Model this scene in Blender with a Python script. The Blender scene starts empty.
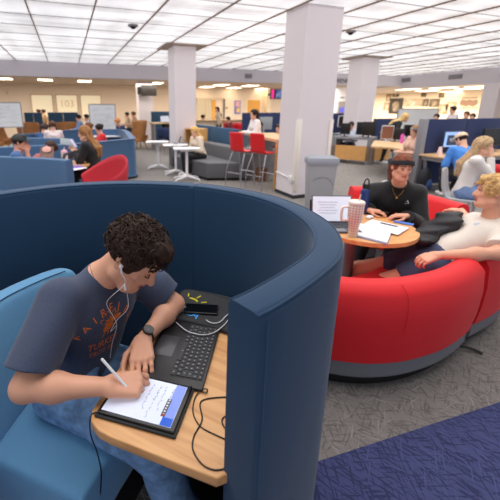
import bpy, bmesh, math, random
import numpy as np
from mathutils import Vector, Matrix, Euler
random.seed(7); np.random.seed(7)
SC=bpy.context.scene; COL=SC.collection
V=Vector; PI=math.pi
# ---------- camera model (used to turn measured directions into world points) ----------
FX=346.; CX=198.; CY=206.; HC=1.65
PITCH=math.atan(98/346); YAW=math.radians(20.16)
_F=V((math.sin(YAW)*math.cos(PITCH),math.cos(YAW)*math.cos(PITCH),-math.sin(PITCH)))
_R=V((math.cos(YAW),-math.sin(YAW),0)); _U=_R.cross(_F)
def ray(u,v): return _F+_R*((u-CX)/FX)-_U*((v-CY)/FX)
def az(u,v,z):                       # point at height z
    d=ray(u,v); t=(z-HC)/d.z; return V((d.x*t,d.y*t,z))
def ay(u,v,Y):
    d=ray(u,v); t=Y/d.y; return V((d.x*t,Y,HC+d.z*t))
def ax(u,v,X):
    d=ray(u,v); t=X/d.x; return V((X,d.y*t,HC+d.z*t))
def ar(u,v,r):
    d=ray(u,v); t=r/math.hypot(d.x,d.y); return V((d.x*t,d.y*t,HC+d.z*t))
# ---------- materials ----------
def s2l(c): return tuple(((x/255)/12.92 if x/255<=.04045 else ((x/255+.055)/1.055)**2.4) for x in c)
_M={}
def mat(name,rgb,rough=.6,metal=0,bump=0,bscale=200,var=0,vscale=5,sheen=0,emit=None,estr=0,spec=.5,coat=0,alpha=None,trans=0,stretch=None):
    if name in _M: return _M[name]
    m=bpy.data.materials.new(name); m.use_nodes=True; nt=m.node_tree; b=nt.nodes['Principled BSDF']
    c=(*s2l(rgb),1); b.inputs['Base Color'].default_value=c
    b.inputs['Roughness'].default_value=rough; b.inputs['Metallic'].default_value=metal
    b.inputs['Specular IOR Level'].default_value=spec
    if sheen: b.inputs['Sheen Weight'].default_value=sheen; b.inputs['Sheen Roughness'].default_value=.4
    if coat: b.inputs['Coat Weight'].default_value=coat
    if trans: b.inputs['Transmission Weight'].default_value=trans
    if emit: b.inputs['Emission Color'].default_value=(*s2l(emit),1); b.inputs['Emission Strength'].default_value=estr
    tc=nt.nodes.new('ShaderNodeTexCoord'); mp=nt.nodes.new('ShaderNodeMapping'); nt.links.new(tc.outputs['Object'],mp.inputs['Vector'])
    if stretch: mp.inputs['Scale'].default_value=stretch
    if var:
        n=nt.nodes.new('ShaderNodeTexNoise'); n.inputs['Scale'].default_value=vscale; n.inputs['Detail'].default_value=6
        nt.links.new(mp.outputs[0],n.inputs['Vector'])
        mx=nt.nodes.new('ShaderNodeMix'); mx.data_type='RGBA'
        mx.inputs['A'].default_value=tuple(x*(1-var) for x in c[:3])+(1,); mx.inputs['B'].default_value=tuple(min(1,x*(1+var)) for x in c[:3])+(1,)
        rr=nt.nodes.new('ShaderNodeMapRange'); rr.inputs['From Min'].default_value=.3; rr.inputs['From Max'].default_value=.7
        nt.links.new(n.outputs['Fac'],rr.inputs['Value']); nt.links.new(rr.outputs[0],mx.inputs['Factor']); nt.links.new(mx.outputs['Result'],b.inputs['Base Color'])
    if bump:
        n2=nt.nodes.new('ShaderNodeTexNoise'); n2.inputs['Scale'].default_value=bscale; n2.inputs['Detail'].default_value=3
        nt.links.new(mp.outputs[0],n2.inputs['Vector'])
        bp=nt.nodes.new('ShaderNodeBump'); bp.inputs['Strength'].default_value=bump; bp.inputs['Distance'].default_value=.002
        nt.links.new(n2.outputs['Fac'],bp.inputs['Height']); nt.links.new(bp.outputs[0],b.inputs['Normal'])
    _M[name]=m; return m
# ---------- object bookkeeping ----------
def tag(o,label=None,cat=None,group=None,kind=None):
    if label: o['label']=label
    if cat: o['category']=cat
    if group: o['group']=group
    if kind: o['kind']=kind
    return o
def thing(name,label,cat,loc=(0,0,0),rz=0,group=None):
    o=bpy.data.objects.new(name,None); COL.objects.link(o); o.location=loc; o.rotation_euler=(0,0,rz); o.empty_display_size=.05
    return tag(o,label,cat,group)
def wmat(o):
    m=Matrix.LocRotScale(o.location,o.rotation_euler,o.scale)
    return wmat(o.parent)@m if o.parent else m
def copy_tree(o,parent=None):
    c=o.copy(); COL.objects.link(c); c.parent=parent
    for ch in [x for x in COL.objects if x.parent==o]: copy_tree(ch,c)
    return c
class MB:
    def __init__(s): s.v=[]; s.f=[]; s.mi=[]; s.sm=[]; s.cur=0
    def add(s,vs,fs,sm=False,M=None):
        n=len(s.v)
        s.v+= [tuple(M@V(p)) for p in vs] if M is not None else [tuple(p) for p in vs]
        s.f+=[tuple(i+n for i in f) for f in fs]; s.mi+=[s.cur]*len(fs); s.sm+=[sm]*len(fs); return s
    def box(s,c,size,rz=0,bev=0,M=None,seg=2):
        bm=bmesh.new(); bmesh.ops.create_cube(bm,size=1); bmesh.ops.scale(bm,vec=size,verts=bm.verts)
        if bev: bmesh.ops.bevel(bm,geom=list(bm.edges),offset=min(bev,min(size)*.49),segments=seg,affect='EDGES',profile=.5)
        T=Matrix.Translation(c)@Matrix.Rotation(rz,4,'Z')
        if M is not None: T=M@T
        bm.verts.index_update(); s.add([v.co[:] for v in bm.verts],[[v.index for v in f.verts] for f in bm.faces],bool(bev),T); bm.free(); return s
    def cyl(s,a,b,ra,rb=None,n=16,caps=True,sm=True):
        a=V(a); b=V(b); rb=ra if rb is None else rb; d=(b-a).normalized(); x=d.orthogonal().normalized(); y=d.cross(x)
        vs=[]
        for c,r in ((a,ra),(b,rb)):
            for i in range(n):
                t=2*PI*i/n; vs.append(c+x*(r*math.cos(t))+y*(r*math.sin(t)))
        fs=[(i,(i+1)%n,n+(i+1)%n,n+i) for i in range(n)]
        s.add(vs,fs,sm)
        if caps: s.add(vs,[tuple(range(n))[::-1],tuple(range(n,2*n))],False)
        return s
    def tube(s,pts,r,n=8,res=1,closed=False):
        pts=[V(p) for p in pts]
        if res>1: pts=spline(pts,res)
        rs=r if isinstance(r,(list,tuple)) else [r]*len(pts)
        if len(rs)!=len(pts): rs=[rs[min(len(rs)-1,int(i*len(rs)/len(pts)))] for i in range(len(pts))]
        vs=[];x=None
        for i,p in enumerate(pts):
            d=(pts[min(i+1,len(pts)-1)]-pts[max(i-1,0)]).normalized()
            x=(d.orthogonal() if x is None else (x-d*x.dot(d))).normalized(); y=d.cross(x)
            for k in range(n):
                t=2*PI*k/n; vs.append(p+(x*math.cos(t)+y*math.sin(t))*rs[i])
        fs=[(i*n+k,i*n+(k+1)%n,(i+1)*n+(k+1)%n,(i+1)*n+k) for i in range(len(pts)-1) for k in range(n)]
        fs+=[tuple(range(n))[::-1],tuple(range((len(pts)-1)*n,len(pts)*n))]
        return s.add(vs,fs,True)
    def lathe(s,prof,c=(0,0,0),n=24,M=None):
        vs=[];fs=[]
        for r,z in prof:
            for i in range(n):
                t=2*PI*i/n; vs.append((c[0]+r*math.cos(t),c[1]+r*math.sin(t),c[2]+z))
        for j in range(len(prof)-1):
            for i in range(n): fs.append((j*n+i,j*n+(i+1)%n,(j+1)*n+(i+1)%n,(j+1)*n+i))
        fs+=[tuple(range(n))[::-1],tuple(range((len(prof)-1)*n,len(prof)*n))]
        return s.add(vs,fs,True,M)
    def prism(s,poly,z0,z1,sm=False,M=None,bev=0):
        if bev:
            bm=bmesh.new(); vs=[bm.verts.new((x,y,z0)) for x,y in poly]; f=bm.faces.new(vs); bm.normal_update()
            if f.normal.z>0: f.normal_flip()
            r=bmesh.ops.extrude_face_region(bm,geom=[f]); nv=[g for g in r['geom'] if isinstance(g,bmesh.types.BMVert)]
            bmesh.ops.translate(bm,vec=(0,0,z1-z0),verts=nv); bm.normal_update()
            ed=[e for e in bm.edges if abs(e.verts[0].co.z-e.verts[1].co.z)<1e-6]
            bmesh.ops.bevel(bm,geom=ed,offset=bev,segments=3,affect='EDGES',profile=.5)
            bm.verts.index_update(); s.add([v.co[:] for v in bm.verts],[[v.index for v in f.verts] for f in bm.faces],True,M); bm.free(); return s
        n=len(poly)
        vs=[(x,y,z0) for x,y in poly]+[(x,y,z1) for x,y in poly]
        s.add(vs,[tuple(range(n))[::-1],tuple(range(n,2*n))],False,M)
        return s.add(vs,[(i,(i+1)%n,n+(i+1)%n,n+i) for i in range(n)],sm,M)
    def sweep(s,path,sec,caps=True):            # path [(x,y)], sec [(offset to the left, z)] closed loop
        n=len(sec);vs=[]
        for i,p in enumerate(path):
            a=V(path[max(i-1,0)][:2]); b=V(path[min(i+1,len(path)-1)][:2]); d=(b-a).normalized(); nx,ny=-d.y,d.x
            ss=sec(i) if callable(sec) else sec
            for o,z in ss: vs.append((p[0]+nx*o,p[1]+ny*o,z))
        if callable(sec): n=len(sec(0))
        fs=[(i*n+k,i*n+(k+1)%n,(i+1)*n+(k+1)%n,(i+1)*n+k) for i in range(len(path)-1) for k in range(n)]
        s.add(vs,fs,True)
        if caps: s.add(vs,[tuple(range(n))[::-1],tuple(range((len(path)-1)*n,len(path)*n))],False)
        return s
    def sphere(s,c,r,n=12,M=None):
        bm=bmesh.new(); bmesh.ops.create_uvsphere(bm,u_segments=n,v_segments=max(6,n//2+2),radius=1)
        rr=r if isinstance(r,(tuple,list)) else (r,r,r)
        T=Matrix.Translation(c)@Matrix.Diagonal((*rr,1))
        if M is not None: T=M@T
        bm.verts.index_update(); s.add([v.co[:] for v in bm.verts],[[v.index for v in f.verts] for f in bm.faces],True,T); bm.free(); return s
    def build(s,name,m,parent=None,world=False,auto=True):
        me=bpy.data.meshes.new(name)
        vs=s.v
        if world and parent is not None:
            Mi=wmat(parent).inverted(); vs=[tuple(Mi@V(p)) for p in vs]
        me.from_pydata(vs,[],s.f); me.polygons.foreach_set('material_index',s.mi); me.polygons.foreach_set('use_smooth',s.sm)
        for mm in (m if isinstance(m,(list,tuple)) else [m]): me.materials.append(mm)
        me.validate()
        bm=bmesh.new(); bm.from_mesh(me); bmesh.ops.remove_doubles(bm,verts=bm.verts,dist=1e-6); bmesh.ops.recalc_face_normals(bm,faces=bm.faces); bm.to_mesh(me); bm.free()
        if any(s.sm) and auto:
            try: me.set_sharp_from_angle(angle=math.radians(45))
            except Exception: pass
        o=bpy.data.objects.new(name,me); COL.objects.link(o); o.parent=parent; return o
def spline(pts,res):
    P=[V(p) for p in pts]; out=[]
    for i in range(len(P)-1):
        p0=P[max(i-1,0)];p1=P[i];p2=P[i+1];p3=P[min(i+2,len(P)-1)]
        for k in range(res):
            t=k/res; out.append(.5*((2*p1)+(p2-p0)*t+(2*p0-5*p1+4*p2-p3)*t*t+(3*p1-p0-3*p2+p3)*t**3))
    out.append(P[-1]); return out
def sp2(pts,res): return [(p.x,p.y) for p in spline([(x,y,0) for x,y in pts],res)]
def rrect(x0,x1,z0,z1,r,n=4):                     # rounded rectangle loop in (offset,z)
    out=[]
    for cx,cz,a in ((x1-r,z1-r,0),(x0+r,z1-r,90),(x0+r,z0+r,180),(x1-r,z0+r,270)):
        for k in range(n+1):
            t=math.radians(a+90*k/n); out.append((cx+r*math.cos(t),cz+r*math.sin(t)))
    return out
def text_mesh(body,size,extrude=0,align='CENTER'):
    cu=bpy.data.curves.new('txt','FONT'); cu.body=body; cu.size=size; cu.align_x=align; cu.align_y='CENTER'; cu.extrude=extrude; cu.resolution_u=3
    o=bpy.data.objects.new('txt',cu); COL.objects.link(o); dg=bpy.context.evaluated_depsgraph_get(); dg.update()
    me=bpy.data.meshes.new_from_object(o.evaluated_get(dg)); vs=[v.co.copy() for v in me.vertices]; fs=[tuple(p.vertices) for p in me.polygons]
    bpy.data.objects.remove(o); bpy.data.curves.remove(cu); bpy.data.meshes.remove(me); return vs,fs
# ---------- signed distance modelling for bodies and clothes ----------
def A3(p): return np.array(p[:],dtype=np.float32)
def cone(a,b,ra,rb):
    a=A3(a);b=A3(b);ba=b-a;L=float(ba@ba)+1e-9
    def f(P):
        t=np.clip(((P-a)@ba)/L,0,1)
        q=P-a-t[:,None]*ba
        return np.sqrt(np.einsum('ij,ij->i',q,q))-(ra+(rb-ra)*t)
    return f
def ell(c,r,R=None):
    c=A3(c); r=np.array(r,dtype=np.float32); Rm=None if R is None else np.array([list(x) for x in R],dtype=np.float32)
    def f(P):
        q=P-c
        if Rm is not None: q=q@Rm        # columns = local axes
        k0=np.sqrt((((q/r)**2)).sum(1)); k1=np.sqrt(((q/(r*r))**2).sum(1))+1e-9
        return k0*(k0-1)/k1
    return f
def smin(a,b,k):
    h=np.maximum(k-np.abs(a-b),0)/k; return np.minimum(a,b)-h*h*k*.25
def U(fs,k=.02):
    def f(P):
        d=fs[0](P)
        for g in fs[1:]: d=smin(d,g(P),k)
        return d
    return f
def INFL(f,r): return lambda P: f(P)-r
def SUB(f,g,k=.004): return lambda P: -smin(-f(P),g(P),k)
def CUT(f,p,n,k=.004):       # keep the side where (P-p).n<0
    p=A3(p);n=A3(V(n).normalized())
    return lambda P: -smin(-f(P),-((P-p)@n),k)
def FOLD(f,amp,fr=22,seed=0,st=(1,1,1)):
    rs=np.random.RandomState(seed); D=[rs.randn(3)*np.array(st) for _ in range(5)]; D=[(d/np.linalg.norm(d)).astype(np.float32) for d in D]; ph=rs.rand(5)*6
    def g(P):
        w=sum(np.sin(P@d*fr*(1+.45*i)+ph[i]+2*np.sin(P@D[(i+1)%5]*fr*.5)) for i,d in enumerate(D))
        return f(P)-amp*w*.4
    return g
def mesh_sdf(fn,lo,hi,h):
    B=8; lo=np.array(lo,dtype=np.float32)-2*h; hi=np.array(hi,dtype=np.float32)+2*h
    nb=np.ceil((hi-lo)/(h*B)).astype(int)
    ii=np.stack(np.meshgrid(*[np.arange(n) for n in nb],indexing='ij'),-1).reshape(-1,3)
    cen=lo+(ii*B+(B-1)/2).astype(np.float32)*h
    d=np.concatenate([fn(cen[i:i+200000].astype(np.float32)) for i in range(0,len(cen),200000)])
    act=np.abs(d)<h*B*1.25
    G=np.repeat(np.repeat(np.repeat(d.reshape(nb).astype(np.float32),B,0),B,1),B,2)
    off=np.stack(np.meshgrid(*[np.arange(B)]*3,indexing='ij'),-1).reshape(-1,3)
    ai=ii[act]
    for s in range(0,len(ai),1500):
        blk=ai[s:s+1500]; idx=(blk[:,None,:]*B+off[None]).reshape(-1,3)
        P=(lo+idx*h).astype(np.float32); G[idx[:,0],idx[:,1],idx[:,2]]=fn(P)
    S=G<0; N=np.array(G.shape); keys=[];pos=[];quads=[]
    def cid(a): return (a[:,0]*N[1]+a[:,1])*N[2]+a[:,2]
    for ax_ in range(3):
        sl0=[slice(None)]*3; sl1=[slice(None)]*3; sl0[ax_]=slice(0,-1); sl1[ax_]=slice(1,None)
        e=np.argwhere(S[tuple(sl0)]!=S[tuple(sl1)])
        u=(ax_+1)%3; w=(ax_+2)%3
        e=e[(e[:,u]>0)&(e[:,w]>0)&(e[:,u]<N[u]-1)&(e[:,w]<N[w]-1)]
        if not len(e): continue
        e1=e.copy(); e1[:,ax_]+=1
        g0=G[e[:,0],e[:,1],e[:,2]]; g1=G[e1[:,0],e1[:,1],e1[:,2]]; t=g0/(g0-g1)
        p=e.astype(np.float32); p[:,ax_]+=t
        cs=[]
        for du,dw in ((-1,-1),(0,-1),(0,0),(-1,0)):
            c=e.copy(); c[:,u]+=du; c[:,w]+=dw; k=cid(c); cs.append(k); keys.append(k); pos.append(p)
        q=np.stack(cs,1); fl=g0>0; q[fl]=q[fl][:,::-1]; quads.append(q)
    keys=np.concatenate(keys);pos=np.concatenate(pos);quads=np.concatenate(quads)
    uk,inv=np.unique(keys,return_inverse=True); cnt=np.bincount(inv)
    vv=np.stack([np.bincount(inv,weights=pos[:,k])/cnt for k in range(3)],1)*h+lo
    qi=np.searchsorted(uk,quads)
    return vv,qi
def sdf_obj(name,fn,lo,hi,h,mats,parent,tagfn=None,relax=0):
    vv,qi=mesh_sdf(fn,lo,hi,h)
    vv=vv.astype(np.float64)
    # two newton steps on to the surface, gives clean shading
    for _ in range(1):
        P=vv.astype(np.float32); e=h*.5; d=fn(P)
        g=np.stack([fn(P+np.array([e,0,0],dtype=np.float32))-d,fn(P+np.array([0,e,0],dtype=np.float32))-d,fn(P+np.array([0,0,e],dtype=np.float32))-d],1)/e
        gl=(g*g).sum(1)+1e-6; st=np.clip(d/gl,-h*.4,h*.4); vv=vv-(g*st[:,None])
    Mi=np.array(wmat(parent).inverted()) if parent is not None else np.eye(4)
    lv=vv@Mi[:3,:3].T+Mi[:3,3]
    me=bpy.data.meshes.new(name); me.vertices.add(len(lv)); me.vertices.foreach_set('co',lv.astype(np.float32).ravel())
    me.loops.add(len(qi)*4); me.loops.foreach_set('vertex_index',qi.astype(np.int32).ravel())
    me.polygons.add(len(qi)); me.polygons.foreach_set('loop_start',np.arange(0,len(qi)*4,4,dtype=np.int32)); me.polygons.foreach_set('loop_total',np.full(len(qi),4,dtype=np.int32))
    me.polygons.foreach_set('use_smooth',np.ones(len(qi),dtype=bool))
    for m in mats: me.materials.append(m)
    if tagfn is not None:
        fc=vv[qi].mean(1); mi=tagfn(fc.astype(np.float32)); me.polygons.foreach_set('material_index',mi.astype(np.int32))
    me.update(calc_edges=True); me.validate()
    o=bpy.data.objects.new(name,me); COL.objects.link(o); o.parent=parent; return o
def drape(vs2,org,ux,uy,n,fn,off=.0012,start=.2):   # march points on to a surface along -n
    ux=A3(ux);uy=A3(uy);n=A3(n);org=A3(org)
    P=np.array([org+ux*v[0]+uy*v[1]+n*start for v in vs2],dtype=np.float32)
    for _ in range(60):
        d=fn(P); P=P-n*np.clip(d-off,-.02,.02)[:,None]*.8
    return [tuple(p) for p in P]
AL=1.0
KEY=900
def basis(f,up=(0,0,1)):
    f=V(f).normalized(); r=f.cross(V(up)).normalized(); u=r.cross(f); return r,f,u      # right, forward, up
def ik(a,t,l1,l2,pole):
    a=V(a);t=V(t); d=t-a; L=d.length; mx=(l1+l2)*.995
    if L>mx: t=a+d*(mx/L); d=t-a; L=mx
    dn=d.normalized(); x=(l1*l1-l2*l2+L*L)/(2*L); h=math.sqrt(max(l1*l1-x*x,0))
    p=V(pole); p=(p-dn*p.dot(dn)); p=p.normalized() if p.length>1e-5 else dn.orthogonal().normalized()
    return a+dn*x+p*h,t
def hand(w,d,n,side,curl=(25,30,20),s=1.,thumb=.5,spread=1.,per=None,det=True):
    """w wrist, d direction of the fingers, n normal of the back of the hand, side = direction of the thumb"""
    w=V(w); d=V(d).normalized(); n=V(n); n=(n-d*n.dot(d)).normalized(); q=V(side); q=(q-d*q.dot(d)-n*q.dot(n)).normalized()
    L=[];
    kn=[(.030,.088,.074,.0088),(.010,.092,.082,.0090),(-.011,.089,.076,.0086),(-.030,.080,.060,.0078)]
    tips=[]
    for i,(o,k,fl,r) in enumerate(kn):
        kp=w+(d*k+q*o)*s; L.append(cone(w+(q*o*.55+d*.008)*s,kp,.017*s,.0125*s))
        c=per[i] if per else curl; a=0; p=kp
        for j,(fr,cc) in enumerate(zip((.45,.31,.24),c)):
            a+=math.radians(cc); dd=(d*math.cos(a)-n*math.sin(a)+q*(o*1.6*spread)*math.cos(a)).normalized()
            p2=p+dd*fl*fr*s; rr=r*s*(1-.07*j); L.append((p,p2,rr,rr*.94)); p=p2
        tips.append(p)
    fing=[cone(*x) for x in L if isinstance(x,tuple)]; palm=[x for x in L if not isinstance(x,tuple)]
    tb=w+(d*.022+q*.026-n*.006)*s
    t1=tb+(d*.55+q*(.75-.35*thumb)-n*(.15+.5*thumb)).normalized()*.040*s; t2=t1+(d*.85+q*(.35-.6*thumb)-n*(.1+.4*thumb)).normalized()*.032*s; t3=t2+(d*.95+q*(.1-.6*thumb)-n*(.1+.2*thumb)).normalized()*.024*s
    palm.append(cone(w+(d*.01+q*.012)*s,tb,.017*s,.016*s))
    fing+=[cone(tb,t1,.0135*s,.0105*s),cone(t1,t2,.0105*s,.0095*s),cone(t2,t3,.0095*s,.0085*s)]
    P=U(palm,.012*s)
    return U([P]+fing,.005*s),tips,t3
def head_sdf(c,r,f,u,s=1.,female=False,nose=1.,det=True):
    """c centre of the head; r,f,u right / forward / up axes"""
    W=lambda x,y,z: c+(r*x+f*y+u*z)*s
    R=[ [r[i],f[i],u[i]] for i in range(3)]
    jw=.9 if female else 1.
    fs=[ell(W(0,-.012,.035),(.075*s,.094*s,.082*s),R),ell(W(0,.022,-.022),(.060*s*jw,.070*s,.085*s),R),
        cone(W(-.030*jw,.05,-.083),W(.030*jw,.05,-.083),.026*s,.026*s),cone(W(-.050*jw,.0,-.062),W(.050*jw,.0,-.062),.024*s,.024*s),
        ell(W(0,.072,-.092),(.020*s,.018*s,.018*s),R)]
    H=U(fs,.03*s)
    ex=[cone(W(0,.083,.020),W(0,.106-.004*female,-.024),(.008-.001*female)*s,(.0125-.003*female)*s),cone(W(-.013,.086,-.028),W(.013,.086,-.028),.0095*s,.0095*s),
        cone(W(-.042,.070,.034),W(-.012,.083-.003*female,.030),(.0085-.0035*female)*s,(.0085-.0035*female)*s),cone(W(.042,.070,.034),W(.012,.083-.003*female,.030),(.0085-.0035*female)*s,(.0085-.0035*female)*s),
        cone(W(-.048,.055,-.012),W(-.032,.066,-.018),.014*s,.014*s),cone(W(.048,.055,-.012),W(.032,.066,-.018),.014*s,.014*s)]
    H=U([H]+ex,.014*s)
    H=SUB(H,ell(W(-.031,.092,.010),(.019*s,.014*s,.011*s),R),.010*s); H=SUB(H,ell(W(.031,.092,.010),(.019*s,.014*s,.011*s),R),.010*s)
    lips=[cone(W(-.020,.080,-.0535),W(0,.0905,-.0515),.0055*s,.0065*s),cone(W(.020,.080,-.0535),W(0,.0905,-.0515),.0055*s,.0065*s),cone(W(-.015,.080,-.063),W(.015,.080,-.063),.0070*s,.0070*s)]
    H=U([H]+lips,.006*s)
    H=SUB(H,cone(W(-.022,.088,-.0575),W(.022,.088,-.0575),.0022*s,.0022*s),.004*s)
    ears=[]
    for sx in (-1,1):
        E=ell(W(sx*.077,-.008,.004),(.011*s,.018*s,.031*s),R); E=SUB(E,ell(W(sx*.088,-.004,.006),(.009*s,.010*s,.019*s),R),.004*s); ears.append(E)
    return U([H]+ears,.008*s),W,R
def person(name,label,P,yaw,lean=10,hands=None,feet=None,look=(0,0),skin=(224,172,145),shirt=None,pants=None,shoes=(235,235,235),hair=None,s=1.,h=.012,group=None,
           female=False,ov=None,side_lean=0,handpose=None,elbow=(None,None),knee=(None,None),extras=None,cat='person',twist=0,visible_legs=True):
    ov=ov or {}; root=thing(name,label,cat,(P[0],P[1],0),0,group)
    P=V(P); th=math.radians(yaw); F=V((math.cos(th),math.sin(th),0)); Lf=V((-F.y,F.x,0)); UP=V((0,0,1))
    la=math.radians(lean); u=(UP*math.cos(la)+F*math.sin(la)+Lf*math.sin(math.radians(side_lean))).normalized(); tf=(F*math.cos(la)-UP*math.sin(la))
    tw=math.radians(twist); Ls=(Lf*math.cos(tw)-tf*math.sin(tw)).normalized(); tfs=Ls.cross(u).normalized()
    wsh=.165 if female else .185
    if 'NB' in ov: u=(V(ov['NB'])-P).normalized()
    if 'shL' in ov: Ls=(V(ov['shL'])-V(ov['shR'])); Ls=(Ls-u*Ls.dot(u)).normalized(); tfs=Ls.cross(u).normalized()
    elif 'NB' in ov: tfs=Ls.cross(u).normalized()
    NB=V(ov.get('NB',P+u*.50*s)); CH=P+u*((NB-P).length*.72)
    sh={1:ov.get('shL',P+u*.455*s+Ls*wsh*s), -1:ov.get('shR',P+u*.455*s-Ls*wsh*s)}
    hip={1:P+Lf*.085*s,-1:P-Lf*.085*s}
    hands=hands or (P+F*.35+Lf*.15+UP*.2,P+F*.35-Lf*.15+UP*.2); H={1:V(hands[0]),-1:V(hands[1])}
    if feet is None: feet=(P+F*.45*s+Lf*.12+V((0,0,.09-P.z)),P+F*.45*s-Lf*.12+V((0,0,.09-P.z)))
    FT={1:V(feet[0]),-1:V(feet[1])}
    EL={};WR={};KN={};AN={}
    for sd,i in ((1,0),(-1,1)):
        pole=elbow[i] or (Lf*sd*.5-UP*1.-F*.3); EL[sd],WR[sd]=ik(sh[sd],H[sd],.285*s,.255*s,pole)
        if ('elL' if sd==1 else 'elR') in ov: EL[sd]=V(ov['elL' if sd==1 else 'elR'])
        kp=knee[i] or (F*1.+UP*.6+Lf*sd*.15); KN[sd],AN[sd]=ik(hip[sd],FT[sd],.44*s,.42*s,kp)
    hy,hp=math.radians(look[0]),math.radians(look[1])
    hf0=(F*math.cos(hy)+Lf*math.sin(hy)); hf=(hf0*math.cos(hp)+UP*math.sin(hp)).normalized()
    hu0=UP.lerp(u,.3)
    if 'roll' in ov: hu0=(hu0+hf0.cross(UP)*ov['roll'])
    r_,f_,u_=basis(hf,hu0)
    HCn=ov.get('HC',NB+(u*.6+UP*.4).normalized()*.135*s+hf0*.02*s+hf0*(.03*s if hp<-.3 else 0)); HCn=V(HCn)
    # ---- body
    hs=s*(.97 if female else 1.)*ov.get('hs',1.)
    Hd,W,R=head_sdf(HCn,r_,f_,u_,hs,female)
    kt=ov.get('kt',1.); wa=.062 if female else .07; tr=.088 if female else .098
    torso=U([cone(P+Lf*.055*s-UP*.01,P+u*.2*s+Ls*.045*s,.105*s,(.078 if female else .092)*s),cone(P-Lf*.055*s-UP*.01,P+u*.2*s-Ls*.045*s,.105*s,(.078 if female else .092)*s),
             cone(P+u*.2*s+Ls*.045*s,CH+Ls*.075*s,(.078 if female else .092)*s,tr*s),cone(P+u*.2*s-Ls*.045*s,CH-Ls*.075*s,(.078 if female else .092)*s,tr*s),
             cone(CH+Ls*.06*s,sh[1]-Ls*.03*s-u*.01*s,.085*s,.052*s),cone(CH-Ls*.06*s,sh[-1]+Ls*.03*s-u*.01*s,.085*s,.052*s)],.05*s)
    torso=INFL(torso,-ov.get('slim',0)); tl=[torso]
    if female: tl=[U([torso,ell(CH+Ls*.07*s+tfs*.07*s-u*.03*s,(.055*s,)*3),ell(CH-Ls*.07*s+tfs*.07*s-u*.03*s,(.055*s,)*3)],.03*s)]
    trap=U([cone(NB-u*.02*s,sh[1]-Ls*.03*s,.052*s,.045*s),cone(NB-u*.02*s,sh[-1]+Ls*.03*s,.052*s,.045*s)],.03*s)
    nr=.047 if female else .056
    neckb=HCn-(u_*.05+f_*.02)*hs; neck=cone(NB-u*.03*s,neckb,nr*1.12*s,nr*s)
    arms={};legs={};HS=[];tips={}
    for sd in (1,-1):
        arms[sd]=[cone(sh[sd],sh[sd].lerp(EL[sd],.5),.054*s,.047*s),cone(sh[sd].lerp(EL[sd],.5),EL[sd],.047*s,.039*s),cone(EL[sd],EL[sd].lerp(WR[sd],.35),.040*s,.041*s),cone(EL[sd].lerp(WR[sd],.35),WR[sd],.041*s,.026*s)]
        if female: arms[sd]=[INFL(a,-.006*s) for a in arms[sd]]
        legs[sd]=[cone(hip[sd],KN[sd],.088*s,.058*s),cone(KN[sd],KN[sd].lerp(AN[sd],.35),.055*s,.056*s),cone(KN[sd].lerp(AN[sd],.35),AN[sd],.056*s,.036*s)]
        hpz=(handpose or {}).get(sd,{})
        fd=(WR[sd]-EL[sd]).normalized(); d=V(hpz.get('d',fd)); n=V(hpz.get('n',UP)); q=V(hpz.get('q',-Lf*sd))
        if abs((V(q)-d*q.dot(d)-n*q.dot(n)).length)<.2: q=F
        hh,tp,th3=hand(WR[sd],d,n,q,hpz.get('curl',(20,28,20)),s*(.93 if female else 1.)*ov.get('hands',1.),hpz.get('thumb',.4),hpz.get('spread',1.),hpz.get('per')); HS.append(hh); tips[sd]=(tp,th3)
    fdir=F
    ftt=[];
    for sd in (1,-1):
        fd=V((fdir.x,fdir.y,0))
        if 'foot' in ov: fd=V(ov['foot'])
        ftt.append(U([cone(AN[sd]-UP*.045*s,AN[sd]+fd*.15*s-UP*.062*s,.035*s,.026*s),cone(AN[sd],AN[sd]-UP*.04*s-fd*.03*s,.036*s,.034*s)],.02*s))
    parts=[U([torso,trap,neck]+arms[1]+arms[-1]+ (legs[1]+legs[-1]+ftt if visible_legs else []),.035*s)]
    body=U([parts[0],Hd],.02*s); body=U([body]+HS,.012*s)
    pts=[P+V((0,0,-.14)),HCn+V((0,0,.15)),sh[1],sh[-1],EL[1],EL[-1],WR[1],WR[-1]]+tips[1][0]+tips[-1][0]+[HCn+hf*.13,HCn-hf*.13]
    if visible_legs: pts+=[KN[1],KN[-1],AN[1]-UP*.09,AN[-1]-UP*.09,AN[1]+fdir*.2-UP*.07,AN[-1]+fdir*.2-UP*.07,hip[1]-F*.1,hip[-1]-F*.1]
    pad=.11*s
    lo=[min(p[k] for p in pts)-pad for k in range(3)]; hi=[max(p[k] for p in pts)+pad for k in range(3)]
    lo[2]=max(lo[2],0.003)
    sm=mat('skin_%d_%d_%d'%skin,skin,.5,spec=.4,bump=.05,bscale=300)
    dk=tuple(int(c*.72) for c in skin)
    lipm=mat('lip_%d_%d_%d'%skin,(min(255,int(skin[0]*.86)),int(skin[1]*.62),int(skin[2]*.62)),.4)
    hc=(hair or {}).get('rgb',(60,45,35)); brm=mat('brow_%d_%d_%d'%hc,tuple(int(c*.8) for c in hc),.8)
    Rn=np.array([[r_[i],f_[i],u_[i]] for i in range(3)],dtype=np.float32); hc3=A3(HCn)
    def tg(C):
        q=(C-hc3)@Rn/hs; m=np.zeros(len(C),dtype=np.int32)
        lip=(np.abs(q[:,0])<.021)&(q[:,1]>.070)&(q[:,2]<-.0475)&(q[:,2]>-.069); m[lip]=1
        bz=.036-((np.abs(q[:,0])-.03)**2)*5
        br=(np.abs(q[:,0])<.049)&(np.abs(q[:,0])>.010)&(q[:,1]>.045)&(np.abs(q[:,2]-bz)<.0040); m[br]=2
        return m
    b=sdf_obj('body',body,lo,hi,h,[sm,lipm,brm],root,tg if h<.009 else None)
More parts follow.
